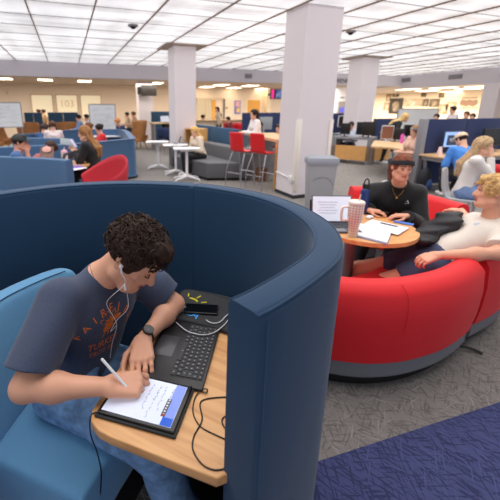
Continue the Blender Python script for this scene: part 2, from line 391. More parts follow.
    out=dict(root=root,body=body,P=P,u=u,F=F,Lf=Lf,Ls=Ls,tf=tfs,NB=NB,CH=CH,sh=sh,EL=EL,WR=WR,KN=KN,AN=AN,HC=HCn,W=W,R=R,tips=tips,r_=r_,f_=f_,u_=u_,hs=hs,sm=sm,hip=hip)
    # ---- eyes
    if h<.009:
        for sx in (-1,1):
            ME=Matrix(((r_.x,f_.x,u_.x,0),(r_.y,f_.y,u_.y,0),(r_.z,f_.z,u_.z,0),(0,0,0,1)))
            def E_(x,y,z,rr,nm,m_): c=W(x,y,z); b_=MB(); b_.sphere((0,0,0),tuple(k_*hs for k_ in rr),12,M=Matrix.Translation(c)@ME); return b_.build(nm,m_,root,world=True)
            if hp>-.45:
                E_(sx*.031,.0815,.010,(.0125,.0075,.0050),'eye',mat('eye_white',(205,192,184),.3)); E_(sx*.031+ov.get('gaze',0),.0865,.010,(.0055,.0035,.0048),'iris',mat('iris_dark',(50,35,28),.15))
                MB().tube([W(sx*.018,.0855,.0125),W(sx*.031,.0905,.0165),W(sx*.044,.0815,.0120)],.0014*hs,5,3).build('eyelashes',mat('lash_dark',(40,28,24),.7),root,world=True)
            else:
                MB().tube([W(sx*.018,.0840,.0075),W(sx*.031,.0895,.0035),W(sx*.044,.0800,.0080)],.0017*hs,5,3).build('eyelashes',mat('lash_dark',(40,28,24),.7),root,world=True)
    # ---- clothes
    if shirt:
        k=shirt; inf=k.get('inf',.014)*s; core=[INFL(t,inf) for t in tl]+[INFL(trap,inf*.55)]
        slv=[]
        for sd in (1,-1):
            f=k.get('sleeve',1.)
            if f<=0: continue
            A=sh[sd];E=EL[sd];Wr=WR[sd]; wi=k.get('wide',.012)*s
            if f<=.5:
                t=f*2; e=A.lerp(E,t); sl=CUT(cone(A,A.lerp(E,1.),.058*s+wi,.050*s+wi*1.3),e,E-A)
            else:
                t=(f-.5)*2; e=E.lerp(Wr,t)
                sl=U([cone(A,E,.056*s+wi,.046*s+wi),cone(E,E.lerp(Wr,t),.046*s+wi,(.030*s*t+.046*s*(1-t))+wi)],.02)
                sl=CUT(sl,e,Wr-E)
            slv.append(sl)
        S=U(core+slv,.03*s)
        S=CUT(S,P-u*k.get('hem',.07)*s,-u)
        S=FOLD(S,k.get('fold',.004)*s,k.get('fr',24),seed=int(abs(P.x*100))%97)
        nk=k.get('neck',.066)*s
        if nk>0: S=SUB(S,cone(NB+u*.010*s+tfs*k.get('nf',.012)*s,NB+u*.2*s+tfs*.02,nk,nk*1.3),.006)
        if k.get('hood'): S=U([S,ell(NB-tfs*.08*s-u*.0*s,(.09*s,.07*s,.06*s))],.04)
        if 'chest' in k: S=U([S,k['chest'](out)],.03)
        sp=[P-u*.1*s,NB+u*.05*s]+[sh[1],sh[-1],EL[1],EL[-1]]+([WR[1],WR[-1]] if k.get('sleeve',1)>.5 else [])
        lo2=[min(p[j] for p in sp)-.15*s for j in range(3)]; hi2=[max(p[j] for p in sp)+.15*s for j in range(3)]
        rgb=k['rgb']; m=k.get('mat') or mat('cloth_%d_%d_%d'%rgb,rgb,.85,bump=.25,bscale=420,sheen=.15)
        out['shirt_obj']=sdf_obj(k.get('name','shirt'),S,lo2,hi2,k.get('h',h*.9),[m],root); out['shirt_sdf']=S
    if pants and visible_legs:
        k=pants; inf=k.get('inf',.014)*s; ln=k.get('len',1.); fs=[]
        for sd in (1,-1):
            a,b_,c=hip[sd],KN[sd],AN[sd]
            if ln<=.5: e=a.lerp(b_,ln*2); fs.append(CUT(INFL(cone(a,b_,.088*s,.062*s),inf*1.3),e,b_-a))
            else: e=b_.lerp(c,(ln-.5)*2); fs.append(CUT(U([INFL(cone(a,b_,.088*s,.060*s),inf),INFL(cone(b_,c,.058*s,.045*s),inf)],.03),e,c-b_) )
        S=U(fs+[INFL(U([cone(P+Lf*.055*s,P+u*.1*s+Lf*.04*s,.105*s,.098*s),cone(P-Lf*.055*s,P+u*.1*s-Lf*.04*s,.105*s,.098*s)],.04),inf*.8)],.03*s)
        S=CUT(S,P+u*.10*s,(u-F*1.0)); S=FOLD(S,k.get('fold',.005)*s,20,seed=5)
        pp=[P-V((0,0,.15)),P+u*.15,hip[1],hip[-1],KN[1],KN[-1],AN[1],AN[-1]]
        lo3=[min(p[j] for p in pp)-.15*s for j in range(3)]; hi3=[max(p[j] for p in pp)+.15*s for j in range(3)]; lo3[2]=max(lo3[2],.02)
        rgb=k['rgb']; m=k.get('mat') or mat('cloth_%d_%d_%d'%rgb,rgb,.85,bump=.3,bscale=350,var=.12,vscale=30)
        out['pants_obj']=sdf_obj(k.get('name','trousers'),S,lo3,hi3,k.get('h',h),[m],root)
    if shoes and visible_legs:
        S1=[];
        for sd in (1,-1):
            fd=F
            a=AN[sd]; S=U([cone(a-UP*.045*s-fd*.02*s,a+fd*.16*s-UP*.055*s,.046*s,.036*s)],.02)
            S=CUT(S,V((0,0,.004)),(0,0,-1)); S=CUT(S,a-UP*.005*s,UP)
            lo4=[min(a[j],a[j]+fd[j]*.2)-.09 for j in range(3)]; hi4=[max(a[j],a[j]+fd[j]*.2)+.09 for j in range(3)]; lo4[2]=0.004-h*2
            sdf_obj('shoe',S,lo4,hi4,max(h*.7,.006),[mat('shoe_%d_%d_%d'%shoes,shoes,.6)],root)
    if hair: make_hair(out,hair,h,root,s)
    return out
def make_hair(o,k,h,root,s):
    W,R,hs=o['W'],o['R'],o['hs']; rgb=k['rgb']; st=k.get('style','short')
    m=mat('hair_%d_%d_%d'%rgb,rgb,.62,var=.45,vscale=k.get('vs',60),bump=.6,bscale=120,spec=.25,stretch=k.get('stretch'))
    t=k.get('t',.012)*hs; r_,f_,u_=o['r_'],o['f_'],o['u_']
    cap=ell(W(0,-.014,.038),(.079*hs+t,.098*hs+t,.086*hs+t),R)
    # keep the face free: cut with a slanted plane, lower limit at the nape
    fl=k.get('line',.040)
    face=U([ell(W(0,.085,-.035),(.072*hs,.070*hs,(.075+fl)*hs),R)],.01)
    S=SUB(cap,face,.008); S=CUT(S,W(0,0,k.get('nape',-.045)),-u_ - f_*.35,.01)
    fs=[S]
    if st in('short','curly'):
        fs=[S,SUB(ell(W(0,.035,.095),(.066*hs,.062*hs,.034*hs),R),face,.004)]
    if st in('long','longback'):
        bk=k.get('back',None); L=k.get('len',.34)*s; ub=-o['u']*.9-o['tf']*.1
        for i,(x,y) in enumerate(((-.06,-.05),(-.03,-.085),(0,-.095),(.03,-.085),(.06,-.05))+(((-.075,.0),(.075,.0)) if st=='long' else ())):
            a=W(x,y,.02); b=W(x*1.15,y*1.05,-.09); cc=b+(ub*L*.55+o['tf']*(-.06))*1.; d=b+ub*L+o['Ls']*(x*.2)+o['tf']*(-.03)
            if y==0: cc=b+ub*L*.5+o['tf']*.06; d=b+ub*L*.9+o['tf']*.08
            fs+=[cone(a,b,.034*hs,.034*hs),cone(b,cc,.034*hs,.036*hs),cone(cc,d,.036*hs,.014*hs)]
    if st=='bun': fs+=[ell(W(0,-.11,.06),(.038*hs,.036*hs,.036*hs),R)]
    if st=='tail':
        a=W(0,-.10,.03); b=a+(-f_*.06-u_*.06); c=b-V((0,0,.18)); fs+=[cone(a,b,.028,.034),cone(b,c,.034,.012)]
    S=U(fs,.02)
    if st!='bald':
        S=FOLD(S,k.get('amp',.004),k.get('fr',90),seed=3,st=(1,1,.35) if st.startswith('long') else (1,1,1))
    pts=[W(-.12,-.16,-.16),W(.12,.14,.16),W(.12,-.16,.16),W(-.12,.14,-.12),W(-.12,.14,.16),W(.12,-.16,-.16)]
    if st.startswith('long'): pts+=[o['NB']-o['u']*.45*s+V((.15,.15,0)),o['NB']-o['u']*.45*s-V((.15,.15,0)),o['NB']-o['tf']*.2,o['NB']-V((0,0,.3))]
    if st=='tail': pts.append(W(0,-.2,-.25))
    lo=[min(p[j] for p in pts)-.02 for j in range(3)]; hi=[max(p[j] for p in pts)+.02 for j in range(3)]
    o['hair_obj']=sdf_obj('hair',S,lo,hi,k.get('h',h*.85),[m],root); o['hair_sdf']=S; o['hair_m']=m
    if st=='curly':
        rs=random.Random(4); b=MB(); n=k.get('n',520); cc=W(0,-.012,.04)
        for i in range(n):
            # directions over the scalp, not over the face
            while True:
                d=V((rs.gauss(0,1),rs.gauss(0,1),rs.gauss(0,1))).normalized()
                if d.z<-.35: continue
                if d.y>.45 and d.z<.16: continue
                if d.z<-.05 and d.y>-.1: continue
                break
            p=W(0,-.014,.038)+(r_*d.x*.083+f_*d.y*.102+u_*d.z*.094)*hs*rs.uniform(1.0,1.13)
            nrm=(r_*d.x+f_*d.y+u_*d.z).normalized(); t1=nrm.orthogonal().normalized(); t1=(Matrix.Rotation(rs.uniform(0,6.28),3,nrm)@t1); t2=nrm.cross(t1)
            R0=rs.uniform(.007,.013); tw=rs.choice((-1,1)); q=[]; a0=rs.uniform(0,6.28); ln=rs.uniform(2.2,4.2); drift=(t1*rs.uniform(-.012,.02)+f_*.012-u_*.004)
            for j in range(9):
                a=a0+tw*ln*j/8; q.append(p+t1*R0*math.cos(a)+t2*R0*math.sin(a)+nrm*(.004*math.sin(a*1.3)+.003)+drift*(j/8))
            rr=rs.uniform(.0022,.0038); b.tube(q,[rr*(.45+.55*math.sin(PI*min(1,(j+.6)/9))) for j in range(9)],5)
        b.build('hair_curls',[m],root,world=True)
    elif k.get('locks'):
        rs=random.Random(8); b=MB()
        for i in range(k['locks']):
            while True:
                d=V((rs.gauss(0,1),rs.gauss(0,1),rs.gauss(0,1))).normalized()
                if d.z<-.25 or (d.y>.5 and d.z<.35) or (d.z<.0 and d.y>-.1): continue
                break
            p=W(0,-.014,.038)+(r_*d.x*.083+f_*d.y*.102+u_*d.z*.092)*hs*1.05; nrm=(r_*d.x+f_*d.y+u_*d.z).normalized()
            flow=(k.get('flow',0)*r_+f_*.9-nrm*.1-u_*.25*(1-d.z)+V((rs.gauss(0,.25),rs.gauss(0,.25),rs.gauss(0,.2)))); flow=(flow-nrm*flow.dot(nrm)*.8).normalized()
            L=rs.uniform(.03,.055)*hs; q=[p+flow*L*j/5+nrm*(.006*math.sin(j/5*3)) for j in range(6)]
            b.tube(q,[.0035,.0045,.0045,.004,.003,.001],5)
        b.build('hair_locks',[m],root,world=True)
# ================= HERO BOOTH =================
T=1.25
fab=mat('booth_fabric',(52,92,132),.9,bump=.35,bscale=900,sheen=.25,var=.06,vscale=300)
fabw=mat('booth_wall_fabric',(14,56,88),.85,bump=.35,bscale=900,sheen=.2,var=.08,vscale=300)
fabb=mat('bench_fabric',(96,150,190),.85,bump=.35,bscale=900,sheen=.3,var=.06,vscale=300)
blackp=mat('black_plastic',(18,18,20),.5); seamm=mat('seam_navy',(14,34,54),.9)  # seamm: dark blue colour of the bench seam
OUT=[(-.98,1.02),(-.86,1.42),(-.62,1.76),(-.35,1.94),(-.05,2.02),(.25,1.99),(.48,1.89),(.66,1.76),(.79,1.60),(.88,1.41),(.91,1.20),(.88,1.00),(.81,.84),(.70,.71),(.56,.625),(.41,.555),(.325,.525)]
path=sp2(OUT,6)
booth=thing('study_booth','dark blue round study booth with high curved wall around the wooden table','booth',(.12,1.25,0))
def wallsec(o0,o1): return rrect(o0,o1,.06,T,.016,3)
# split at the seam near (.64,1.77)
ks=min(range(len(path)),key=lambda i:(path[i][0]-.65)**2+(path[i][1]-1.77)**2)
th=-.092
for a,b in ((0,ks),(ks,len(path)-1)):
    seg=path[a:b+1]
    if a==0: seg=seg[:-1]+[((seg[-1][0]*.82+seg[-2][0]*.18),(seg[-1][1]*.82+seg[-2][1]*.18))]
    w=MB().sweep(seg,rrect(th,0,.06,T,.020,4)).build('curved_wall',fabw,booth,world=True)
sj=V((path[ks][0]-path[ks-1][0],path[ks][1]-path[ks-1][1])).normalized(); sc_=V(path[ks])-sj*.003
MB().prism([(sc_.x-sj.x*.004-sj.y*o1,sc_.y-sj.y*.004+sj.x*o1) for o1 in (-.006,th+.006)]+[(sc_.x+sj.x*.004-sj.y*o1,sc_.y+sj.y*.004+sj.x*o1) for o1 in (th+.006,-.006)],.08,T-.012).build('joint_strip',mat('joint_dark',(8,16,28),.9),booth,world=True)
for seg in (path[:ks],path[ks:]):
    for off in (-.006,th+.006):
        pts=[]
        for i,p in enumerate(seg):
            a=V(seg[max(i-1,0)]);b=V(seg[min(i+1,len(seg)-1)]);d=(b-a).normalized(); pts.append((p[0]-d.y*off,p[1]+d.x*off,T-.004))
        MB().tube(pts,.0035,6).build('piping',fabw,booth,world=True)
MB().sweep(path,[(-.02,0),(-.07,0),(-.07,.07),(-.02,.07)]).build('plinth',blackp,booth,world=True)
# stitched edge on the end panel
e0,e1=V((.355,.545,0)),V((.41,.565,0)); MB().tube([(.350,.5325,.1),(.350,.5325,T-.02)],.0018,6).build('stitching',mat('stitch',(60,90,120),.8),booth,world=True)
# ---- bench
BO=V((-.07,.88,0)); BA=V((.65,.76,0)); BB=V((-.76,.65,0))
def bp(a,b,z=0): return BO+BA*a+BB*b+V((0,0,z))
bench=thing('bench_seat','light blue upholstered bench with low backrest inside the round booth, under the seated man','bench',tuple(bp(.3,.3)))
seat=[bp(0,-.0),bp(.2,.005),(bp(.45,-.01)),bp(.70,-.05),bp(.72,.42),bp(.5,.47),bp(.22,.47),bp(0,.42)]
MB().prism([(p.x,p.y) for p in seat],.20,.45,bev=.028).build('seat',fabb,bench,world=True)
MB().prism([(p.x,p.y) for p in [bp(.03,.03),bp(.68,.0),bp(.68,.4),bp(.03,.38)]],.0,.2).build('base',blackp,bench,world=True)
vs=[];fs=[];n=0
As=[-.35,-.15,0,.1,.2,.3,.4,.5,.58,.62,.64]
def bcr(a): return float(np.interp(a,[-.35,0,.22,.45,.62],[.22,.40,.465,.47,.42]))
def btf(a): return float(np.interp(a,[-.35,0,.27,.45,.64],[.33,.50,.560,.54,.47]))
NS=14
for a in As:
    sh_=1. if a<.6 else (.93 if a<.63 else .80)
    ztop=.9 if a<.6 else (.89 if a<.63 else .86)
    c=bcr(a); t=btf(a); lp=[(c,.36),(c,.46),(c+(t-c)*.45,.68),(t-.008,.84),(t+.004,ztop-.022),(t+.022,ztop-.004),(t+.055,ztop),(t+.09,ztop-.006),(t+.112,ztop-.03),(t+.118,.8),(t+.112,.5),(t+.11,.30),(c+.08,.30),(c+.02,.32)]
    if a>.6:
        m_=t+.05; lp=[(m_+(b-m_)*sh_,z) for b,z in lp]
    for b,z in lp: vs.append(bp(a,b,z))
for i in range(len(As)-1):
    for k in range(NS): fs.append((i*NS+k,i*NS+(k+1)%NS,(i+1)*NS+(k+1)%NS,(i+1)*NS+k))
fs+=[tuple(range(NS))[::-1],tuple(range((len(As)-1)*NS,len(As)*NS))]
bk=MB().add(vs,fs,True).build('backrest',fabb,bench,world=True)
md=bk.modifiers.new('s','SUBSURF'); md.levels=2; md.render_levels=2
MB().tube([bp(a,btf(a)+.012,.893) for a in As[:-2]],.0022,6,4).build('seam',seamm,bench,world=True)
# ---- table
wood=bpy.data.materials.new('table_wood'); wood.use_nodes=True
def woodmat(name,c1,c2,rot,scale=1.,rough=.38):
    m=bpy.data.materials.new(name); m.use_nodes=True; nt=m.node_tree; b=nt.nodes['Principled BSDF']; tc=nt.nodes.new('ShaderNodeTexCoord')
    mp=nt.nodes.new('ShaderNodeMapping'); mp.inputs['Rotation'].default_value=(0,0,rot); mp.inputs['Scale'].default_value=(3*scale,38*scale,38*scale)
    mp0=nt.nodes.new('ShaderNodeMapping'); mp0.inputs['Rotation'].default_value=(0,0,rot); nt.links.new(tc.outputs['Object'],mp0.inputs[0]); 
    mp.inputs['Rotation'].default_value=(0,0,0); nt.links.new(mp0.outputs[0],mp.inputs[0])
    n=nt.nodes.new('ShaderNodeTexNoise'); n.inputs['Scale'].default_value=1; n.inputs['Detail'].default_value=5; n.inputs['Distortion'].default_value=.4; nt.links.new(mp.outputs[0],n.inputs[0])
    cr=nt.nodes.new('ShaderNodeValToRGB'); cr.color_ramp.elements[0].position=.32; cr.color_ramp.elements[0].color=(*s2l(c2),1); cr.color_ramp.elements[1].position=.62; cr.color_ramp.elements[1].color=(*s2l(c1),1)
    nt.links.new(n.outputs[0],cr.inputs[0]); nt.links.new(cr.outputs[0],b.inputs['Base Color']); b.inputs['Roughness'].default_value=rough; return m
wood=woodmat('beech_laminate',(224,170,112),(200,140,84),math.radians(49))
TZ=.745
tbl=thing('booth_table','beech wood table with rounded corner inside the blue booth, holding tablet and laptop','table',(.35,1.0,0))
tp=[(.02,.97),(-.012,.925),(-.018,.885),(.0,.845),(.03,.812),(.16,.697),(.27,.60),(.325,.60),(.42,.66),(.60,.745),(.70,.84),(.77,.96),(.80,1.1),(.80,1.3),(.765,1.36),*[(q_.x,q_.y) for q_ in (az(236,304,TZ),az(191,294,TZ),az(180,301,TZ),az(173,318,TZ))],(.30,1.33),(.15,1.17)]
MB().prism(tp,TZ-.032,TZ,bev=.004).build('tabletop',wood,tbl,world=True)
MB().cyl((.42,1.12,.02),(.42,1.12,TZ-.03),.035,n=20).build('pedestal',blackp,tbl,world=True)
MB().lathe([(.20,0),(.20,.012),(.06,.028),(.04,.04)],(.42,1.12,0)).build('foot',blackp,tbl,world=True)
TZ2=TZ+.0005
# ---- tablet in case
def quadM(c,xd,z):             # frame with origin c, x along xd
    x=V((xd[0],xd[1],0)).normalized(); y=V((-x.y,x.x,0)); return Matrix(((x.x,y.x,0,c[0]),(x.y,y.y,0,c[1]),(0,0,1,z),(0,0,0,1)))
tab=thing('tablet','black cased tablet showing handwritten notes under the writing hand','tablet',(.15,.89,TZ2))
Mt=quadM((.152,.889),(.80,-.60),TZ2)
MB().box((0,.0,.005),(.262,.184,.008),bev=.003,M=Mt).build('case',mat('tablet_case',(24,25,28),.6),tab,world=True)
MB().box((0,.003,.0135),(.250,.176,.008),bev=.0035,M=Mt).build('frame',mat('tablet_body',(12,12,14),.25),tab,world=True)
scr=MB(); scr.box((-.003,.004,.0178),(.226,.157,.0006),M=Mt)
scrm=mat('tablet_screen',(215,222,240),.15,emit=(214,222,245),estr=.25); scr.build('screen',scrm,tab,world=True)
ink=MB(); rs=random.Random(3)
for row,(x0,nn) in enumerate(((.045,7),(.025,9),(-.0,8),(.072,5))):
    y=.065
    for w in range(nn):
        ln=rs.uniform(.006,.014); x=x0+rs.uniform(-.002,.002)
        pts=[];k=5
        for j in range(k): pts.append(Mt@V((x+rs.uniform(-.004,.004),y-ln*j/(k-1),.0184)))
        ink.tube(pts,.0005,4); y-=ln+rs.uniform(.002,.006)
        if y<-.055: break
ink.build('handwriting',mat('ink',(90,92,110),.6),tab,world=True)
MB().box((.092,.004,.0184),(.034,.155,.0004),M=Mt).build('blue_sidebar',mat('sidebar',(130,150,225),.3,emit=(120,145,230),estr=.2),tab,world=True)
MB().box((.092,-.060,.0189),(.034,.028,.0004),M=Mt).build('blue_panel',mat('sidebar2',(35,90,200),.3,emit=(35,90,200),estr=.25),tab,world=True)
tb_=MB(); tb_.box((.073,-.012,.0189),(.013,.066,.0004),M=Mt); tb_.build('toolbar',mat('toolbar_grey',(70,72,78),.4),tab,world=True)
ic=MB(); 
for i in range(6): ic.box((.073,.016-.0105*i,.0193),(.006,.006,.0003),M=Mt)
ic.build('toolbar_icons',mat('icon_white',(225,225,230),.4),tab,world=True)
MB().box((.073,-.040,.0193),(.008,.008,.0003),M=Mt).build('red_icon',mat('icon_red',(210,60,60),.4),tab,world=True)
# ---- laptop deck
lap=thing('laptop_deck','open black laptop lying flat beside the tablet, keyboard and trackpad up','laptop',(.33,1.1,TZ2))
Ml=quadM((.338,1.088),(.555,.832),TZ2)          # x runs away along the long side, y towards the man
ldm=mat('laptop_black',(30,30,33),.42,spec=.5,bump=.1,bscale=600)
MB().box((0,0,.007),(.370,.236,.012),bev=.004,M=Ml).build('base',ldm,lap,world=True)
MB().box((-.0,.066,.0131),(.118,.075,.0010),bev=.0004,M=Ml).build('trackpad',mat('trackpad',(66,66,72),.3),lap,world=True)
MB().box((-.0,-.052,.0131),(.302,.116,.0012),M=Ml).build('key_well',mat('keywell',(22,22,24),.5),lap,world=True)
keys=MB(); leg=MB()
for r in range(6):
    y=-.100+r*.0193; n=14; x=-.147; ws=[1]*n
    if r==5: ws=[1.5]+[1]*1+[1]*1+[5.2]+[1]*4+[1.3]
    elif r in (2,3): ws=[1.6]+[1]*11+[1.4]
    tot=sum(ws); sc=.294/tot
    for w in ws:
        kw=w*sc; keys.box((x+kw/2,y,.0149),(kw-.0032,.0158 if r else .011,.0022),M=Ml)
        leg.box((x+kw/2,y,.01612),(.0030,.0048,.0002),M=Ml); x+=kw
keys.build('keys',mat('keycap',(40,40,44),.45),lap,world=True); leg.build('key_legends',mat('legend',(165,165,170),.6),lap,world=True)
# ---- laptop sleeve
slv=thing('laptop_sleeve','black zip sleeve with yellow sun and blue lettering lying behind the laptop','sleeve',(.55,1.5,TZ2))
pc=[az(171,318,.76),az(178,297,.76),az(190,290,.76),az(245,304,.76),az(240,335,.76),az(221,330,.76)]
pl=sp2([(p.x,p.y) for p in pc]+[(pc[0].x,pc[0].y)],5)[:-1]
MB().prism(pl,TZ2,TZ2+.020,bev=.007).build('pouch',mat('sleeve_fabric',(44,45,48),.85,bump=.4,bscale=700,sheen=.3),slv,world=True)
zp=[(p[0]*.995+.002,p[1]*.995+.006,TZ2+.0202) for p in sp2([(p.x,p.y) for p in (pc[1],pc[2],pc[3])],6)]
MB().tube([( x*.985+.008,y*.985+.018,z) for x,y,z in zp],.0016,6).build('zip',blackp,slv,world=True)
zt=TZ2+.0206
a0=az(189,303,zt); Msx=(az(219,318,zt)-az(183,300,zt)); Ms=quadM((a0.x,a0.y),(Msx.x,Msx.y),zt)
sun=MB(); sun.tube([Ms@V((.052*math.cos(t),.05*math.sin(t)-.01,0)) for t in [math.radians(60+10*i) for i in range(7)]],.0045,6)
sun.build('sun_print',mat('print_yellow',(225,215,30),.6),slv,world=True)
for a in (48,90,132,165): MB().tube([Ms@V((.062*math.cos(math.radians(a)),.060*math.sin(math.radians(a))-.005,0)),Ms@V((.088*math.cos(math.radians(a)),.088*math.sin(math.radians(a))-.005,0))],.0035,6).build('sun_ray',mat('print_yellow',(225,215,30),.6),slv,world=True)
vs,fs=text_mesh('IDEA',.062,.0005); lm=MB(); lm.add([Ms@V((v.x*1.+.045,v.y-.055,v.z)) for v in vs],fs); lm.build('blue_lettering',mat('print_blue',(60,160,235),.6),slv,world=True)
# ---- phone
ph=thing('smartphone','black smartphone lying on the black laptop sleeve','phone',(.55,1.45,TZ2+.021))
pa,pb=az(185,307.5,.775),az(218,309.5,.775); pcn=(pa+pb)/2; Mp=quadM((pcn.x,pcn.y),(pb.x-pa.x,pb.y-pa.y),TZ2+.022)
MB().box((0,0,.0048),(.150,.074,.0088),bev=.0035,M=Mp).build('body',mat('phone_case',(22,22,25),.4),ph,world=True)
MB().box((0,0,.0095),(.142,.067,.0006),M=Mp).build('screen',mat('phone_glass',(8,8,10),.06),ph,world=True)
# ---- cables
wc=mat('white_cable',(225,225,228),.45)
zc=TZ2+.0035
def cable(name,label,pts,r,m,zs=None,cat='cable'):
    c=MB().tube(pts,r,8,6).build(name,m); tag(c,label,cat); return c
cable('charging_cable','white charging cable running from the phone over the laptop edge to the booth wall',
      [az(186,307,.778),az(178,308,.772),az(168,312,.752),az(172,318,.752),az(184,329,.766),az(196,334,.766),az(210,334,.766),az(222,327,.77),az(231,317,.775),az(238,312,.78)],.0022,wc)
cable('white_charging_cord','short white cord with connector curling on the sleeve beside the phone',[az(206,320,.772),az(212,323,.772),az(220,322,.772),az(226,316,.772),az(232,312,.775),az(240,312,.78)],.0022,wc)
bc=mat('black_cable',(20,20,22),.45)
cable('black_power_cord','thin black cord looping over the wooden table in front of the laptop',
      [az(190,386,.760),az(199,390,.750),az(206,393,.750),az(207,389,.751),az(201,390,.752),az(195,398,.7475),az(193,412,.7475),az(200,426,.7475),az(216,435,.7475),az(232,442,.7475),az(245,446,.7475)],.0019,bc)
cable('black_charger_lead','second black cord making a wide loop on the table towards the booth wall',
      [az(240,398,.7475),az(225,397,.7475),az(206,399,.7475),az(200,404,.7475),az(202,420,.7475),az(194,436,.7475),az(193,450,.7475),az(203,465,.7475),az(218,470,.7475),az(236,464,.7475)],.0021,bc)
cable('coiled_black_cord','small loop of black cord on the table beside the end of the booth wall',[az(240,413,.7475),az(228,415,.7475),az(222,420,.7475),az(226,429,.7475),az(240,436,.7475)],.0021,bc)
cable('hanging_black_cord','black cord hanging from the tablet down in front of the bench seat',[az(110,412,.752),az(94,413,.75),az(90,421,.70),az(91,436,.62),az(97,452,.55),az(101,470,.47),az(101,485,.40),az(99,505,.30)],.0022,bc)

# ================= HERO PERSON =================
def S_print(o):
    fn=o['shirt_sdf']; F,L,u=o['tf'],o['Ls'],o['u']
    ux=-(-L); ux=o['Ls']; n=o['tf']
    # letters read left to right for someone facing the man: his left is the reader's right
    org=o['CH']+n*.10+u*.005-ux*.02
    m=mat('shirt_print_orange',(225,118,45),.8)
    b=MB()
    word='FAIRFIELD'; Rr=.105
    for i,ch in enumerate(word):
        a=math.radians(74-(148/8)*i); vs,fs=text_mesh(ch,.036)
        M=Matrix.Rotation(a*.9,3,'Z'); cx,cy=-math.sin(a)*Rr,math.cos(a)*Rr-.065
        v2=[(lambda w:((w.x+cx)*1.2,(w.y+cy)*1.2))(M@V((v.x,v.y,0))) for v in vs]; b.add(drape(v2,org,ux,u,n,fn),fs)
    b.build('arched_lettering',m,o['root'],world=True)
    for w,sz,y in (('TURKEY',.034,-.088),('TROT 5K',.026,-.118)):
        b=MB(); vs,fs=text_mesh(w,sz); b.add(drape([(v.x*1.2,(v.y+y)*1.2) for v in vs],org,ux,u,n,fn),fs); b.build('lower_lettering',m,o['root'],world=True)
    t=MB(); m2=mat('shirt_print_brown',(150,95,40),.8)
    for k in range(7):     # turkey tail feathers
        a=math.radians(-60+20*k); c=V((math.sin(a)*.036,math.cos(a)*.036-.015)); pts=[]
        for j in range(12):
            q=2*PI*j/12; x=.010*math.cos(q); y=.026*math.sin(q); pts.append((c.x+x*math.cos(-a)-y*math.sin(-a),c.y+x*math.sin(-a)+y*math.cos(-a)))
        t.cur=k%2; t.add(drape(pts,org,ux,u,n,fn,off=.0006),[tuple(range(12))])
    t.cur=0
    pts=[(.028*math.cos(2*PI*j/16),.022*math.sin(2*PI*j/16)-.030) for j in range(16)]; t.add(drape(pts,org,ux,u,n,fn,off=.0012),[tuple(range(16))])
    for sx in (-1,1): t.add(drape([(sx*.008,-.05),(sx*.012,-.05),(sx*.020,-.072),(sx*.012,-.072)],org,ux,u,n,fn),[(0,1,2,3)])
    t.build('turkey_print',[m,m2],o['root'],world=True)
hand_Rw=V((.042,.943,.80)); hand_Lw=V((.192,1.14,.795))
he=person('seated_man','young man with dark curly hair and navy t-shirt writing on a tablet',(-.075,1.345,.545),-40,lean=20,
   hands=(hand_Lw,hand_Rw),look=(0,-42),skin=(222,164,134),s=1.0,h=.0042,
   ov=dict(shR=V((-.085,1.205,.985)),shL=V((.215,1.43,.945)),NB=V((.07,1.30,1.02)),hs=1.11,hands=1.08,HC=V((.185,1.205,1.118)),elR=V((-.205,1.03,.80)),elL=V((.375,1.33,.80))),
   feet=(V((.42,1.15,.09)),V((.30,.88,.09))),
   handpose={-1:dict(d=V((.95,-.1,-.10)),n=V((.05,-.35,1)),q=V((.2,1,.15)),per=[(32,48,30),(45,55,35),(62,60,40),(70,62,40)],thumb=.6,spread=.3),
             1:dict(d=V((-.22,-.95,-.14)),n=V((0,-.05,1)),q=V((-1,.2,0)),curl=(14,22,14),thumb=.25,spread=1.)},
   shirt=dict(rgb=(66,74,100),sleeve=.42,inf=.018,wide=.028,fold=.0055,fr=17,neck=.064,nf=.02,h=.0045,name='t_shirt',hem=.10,
      mat=mat('heather_navy',(62,71,94),.9,bump=.35,bscale=500,var=.22,vscale=260,sheen=.2)),
   pants=dict(rgb=(92,125,165),name='jeans',inf=.018,fold=.006,h=.006,mat=mat('blue_denim',(108,142,182),.9,bump=.4,bscale=600,var=.35,vscale=28)),
   shoes=(60,60,65),hair=dict(rgb=(50,33,24),style='curly',t=.008,line=.045,n=620,nape=-.03))
S_print(he)
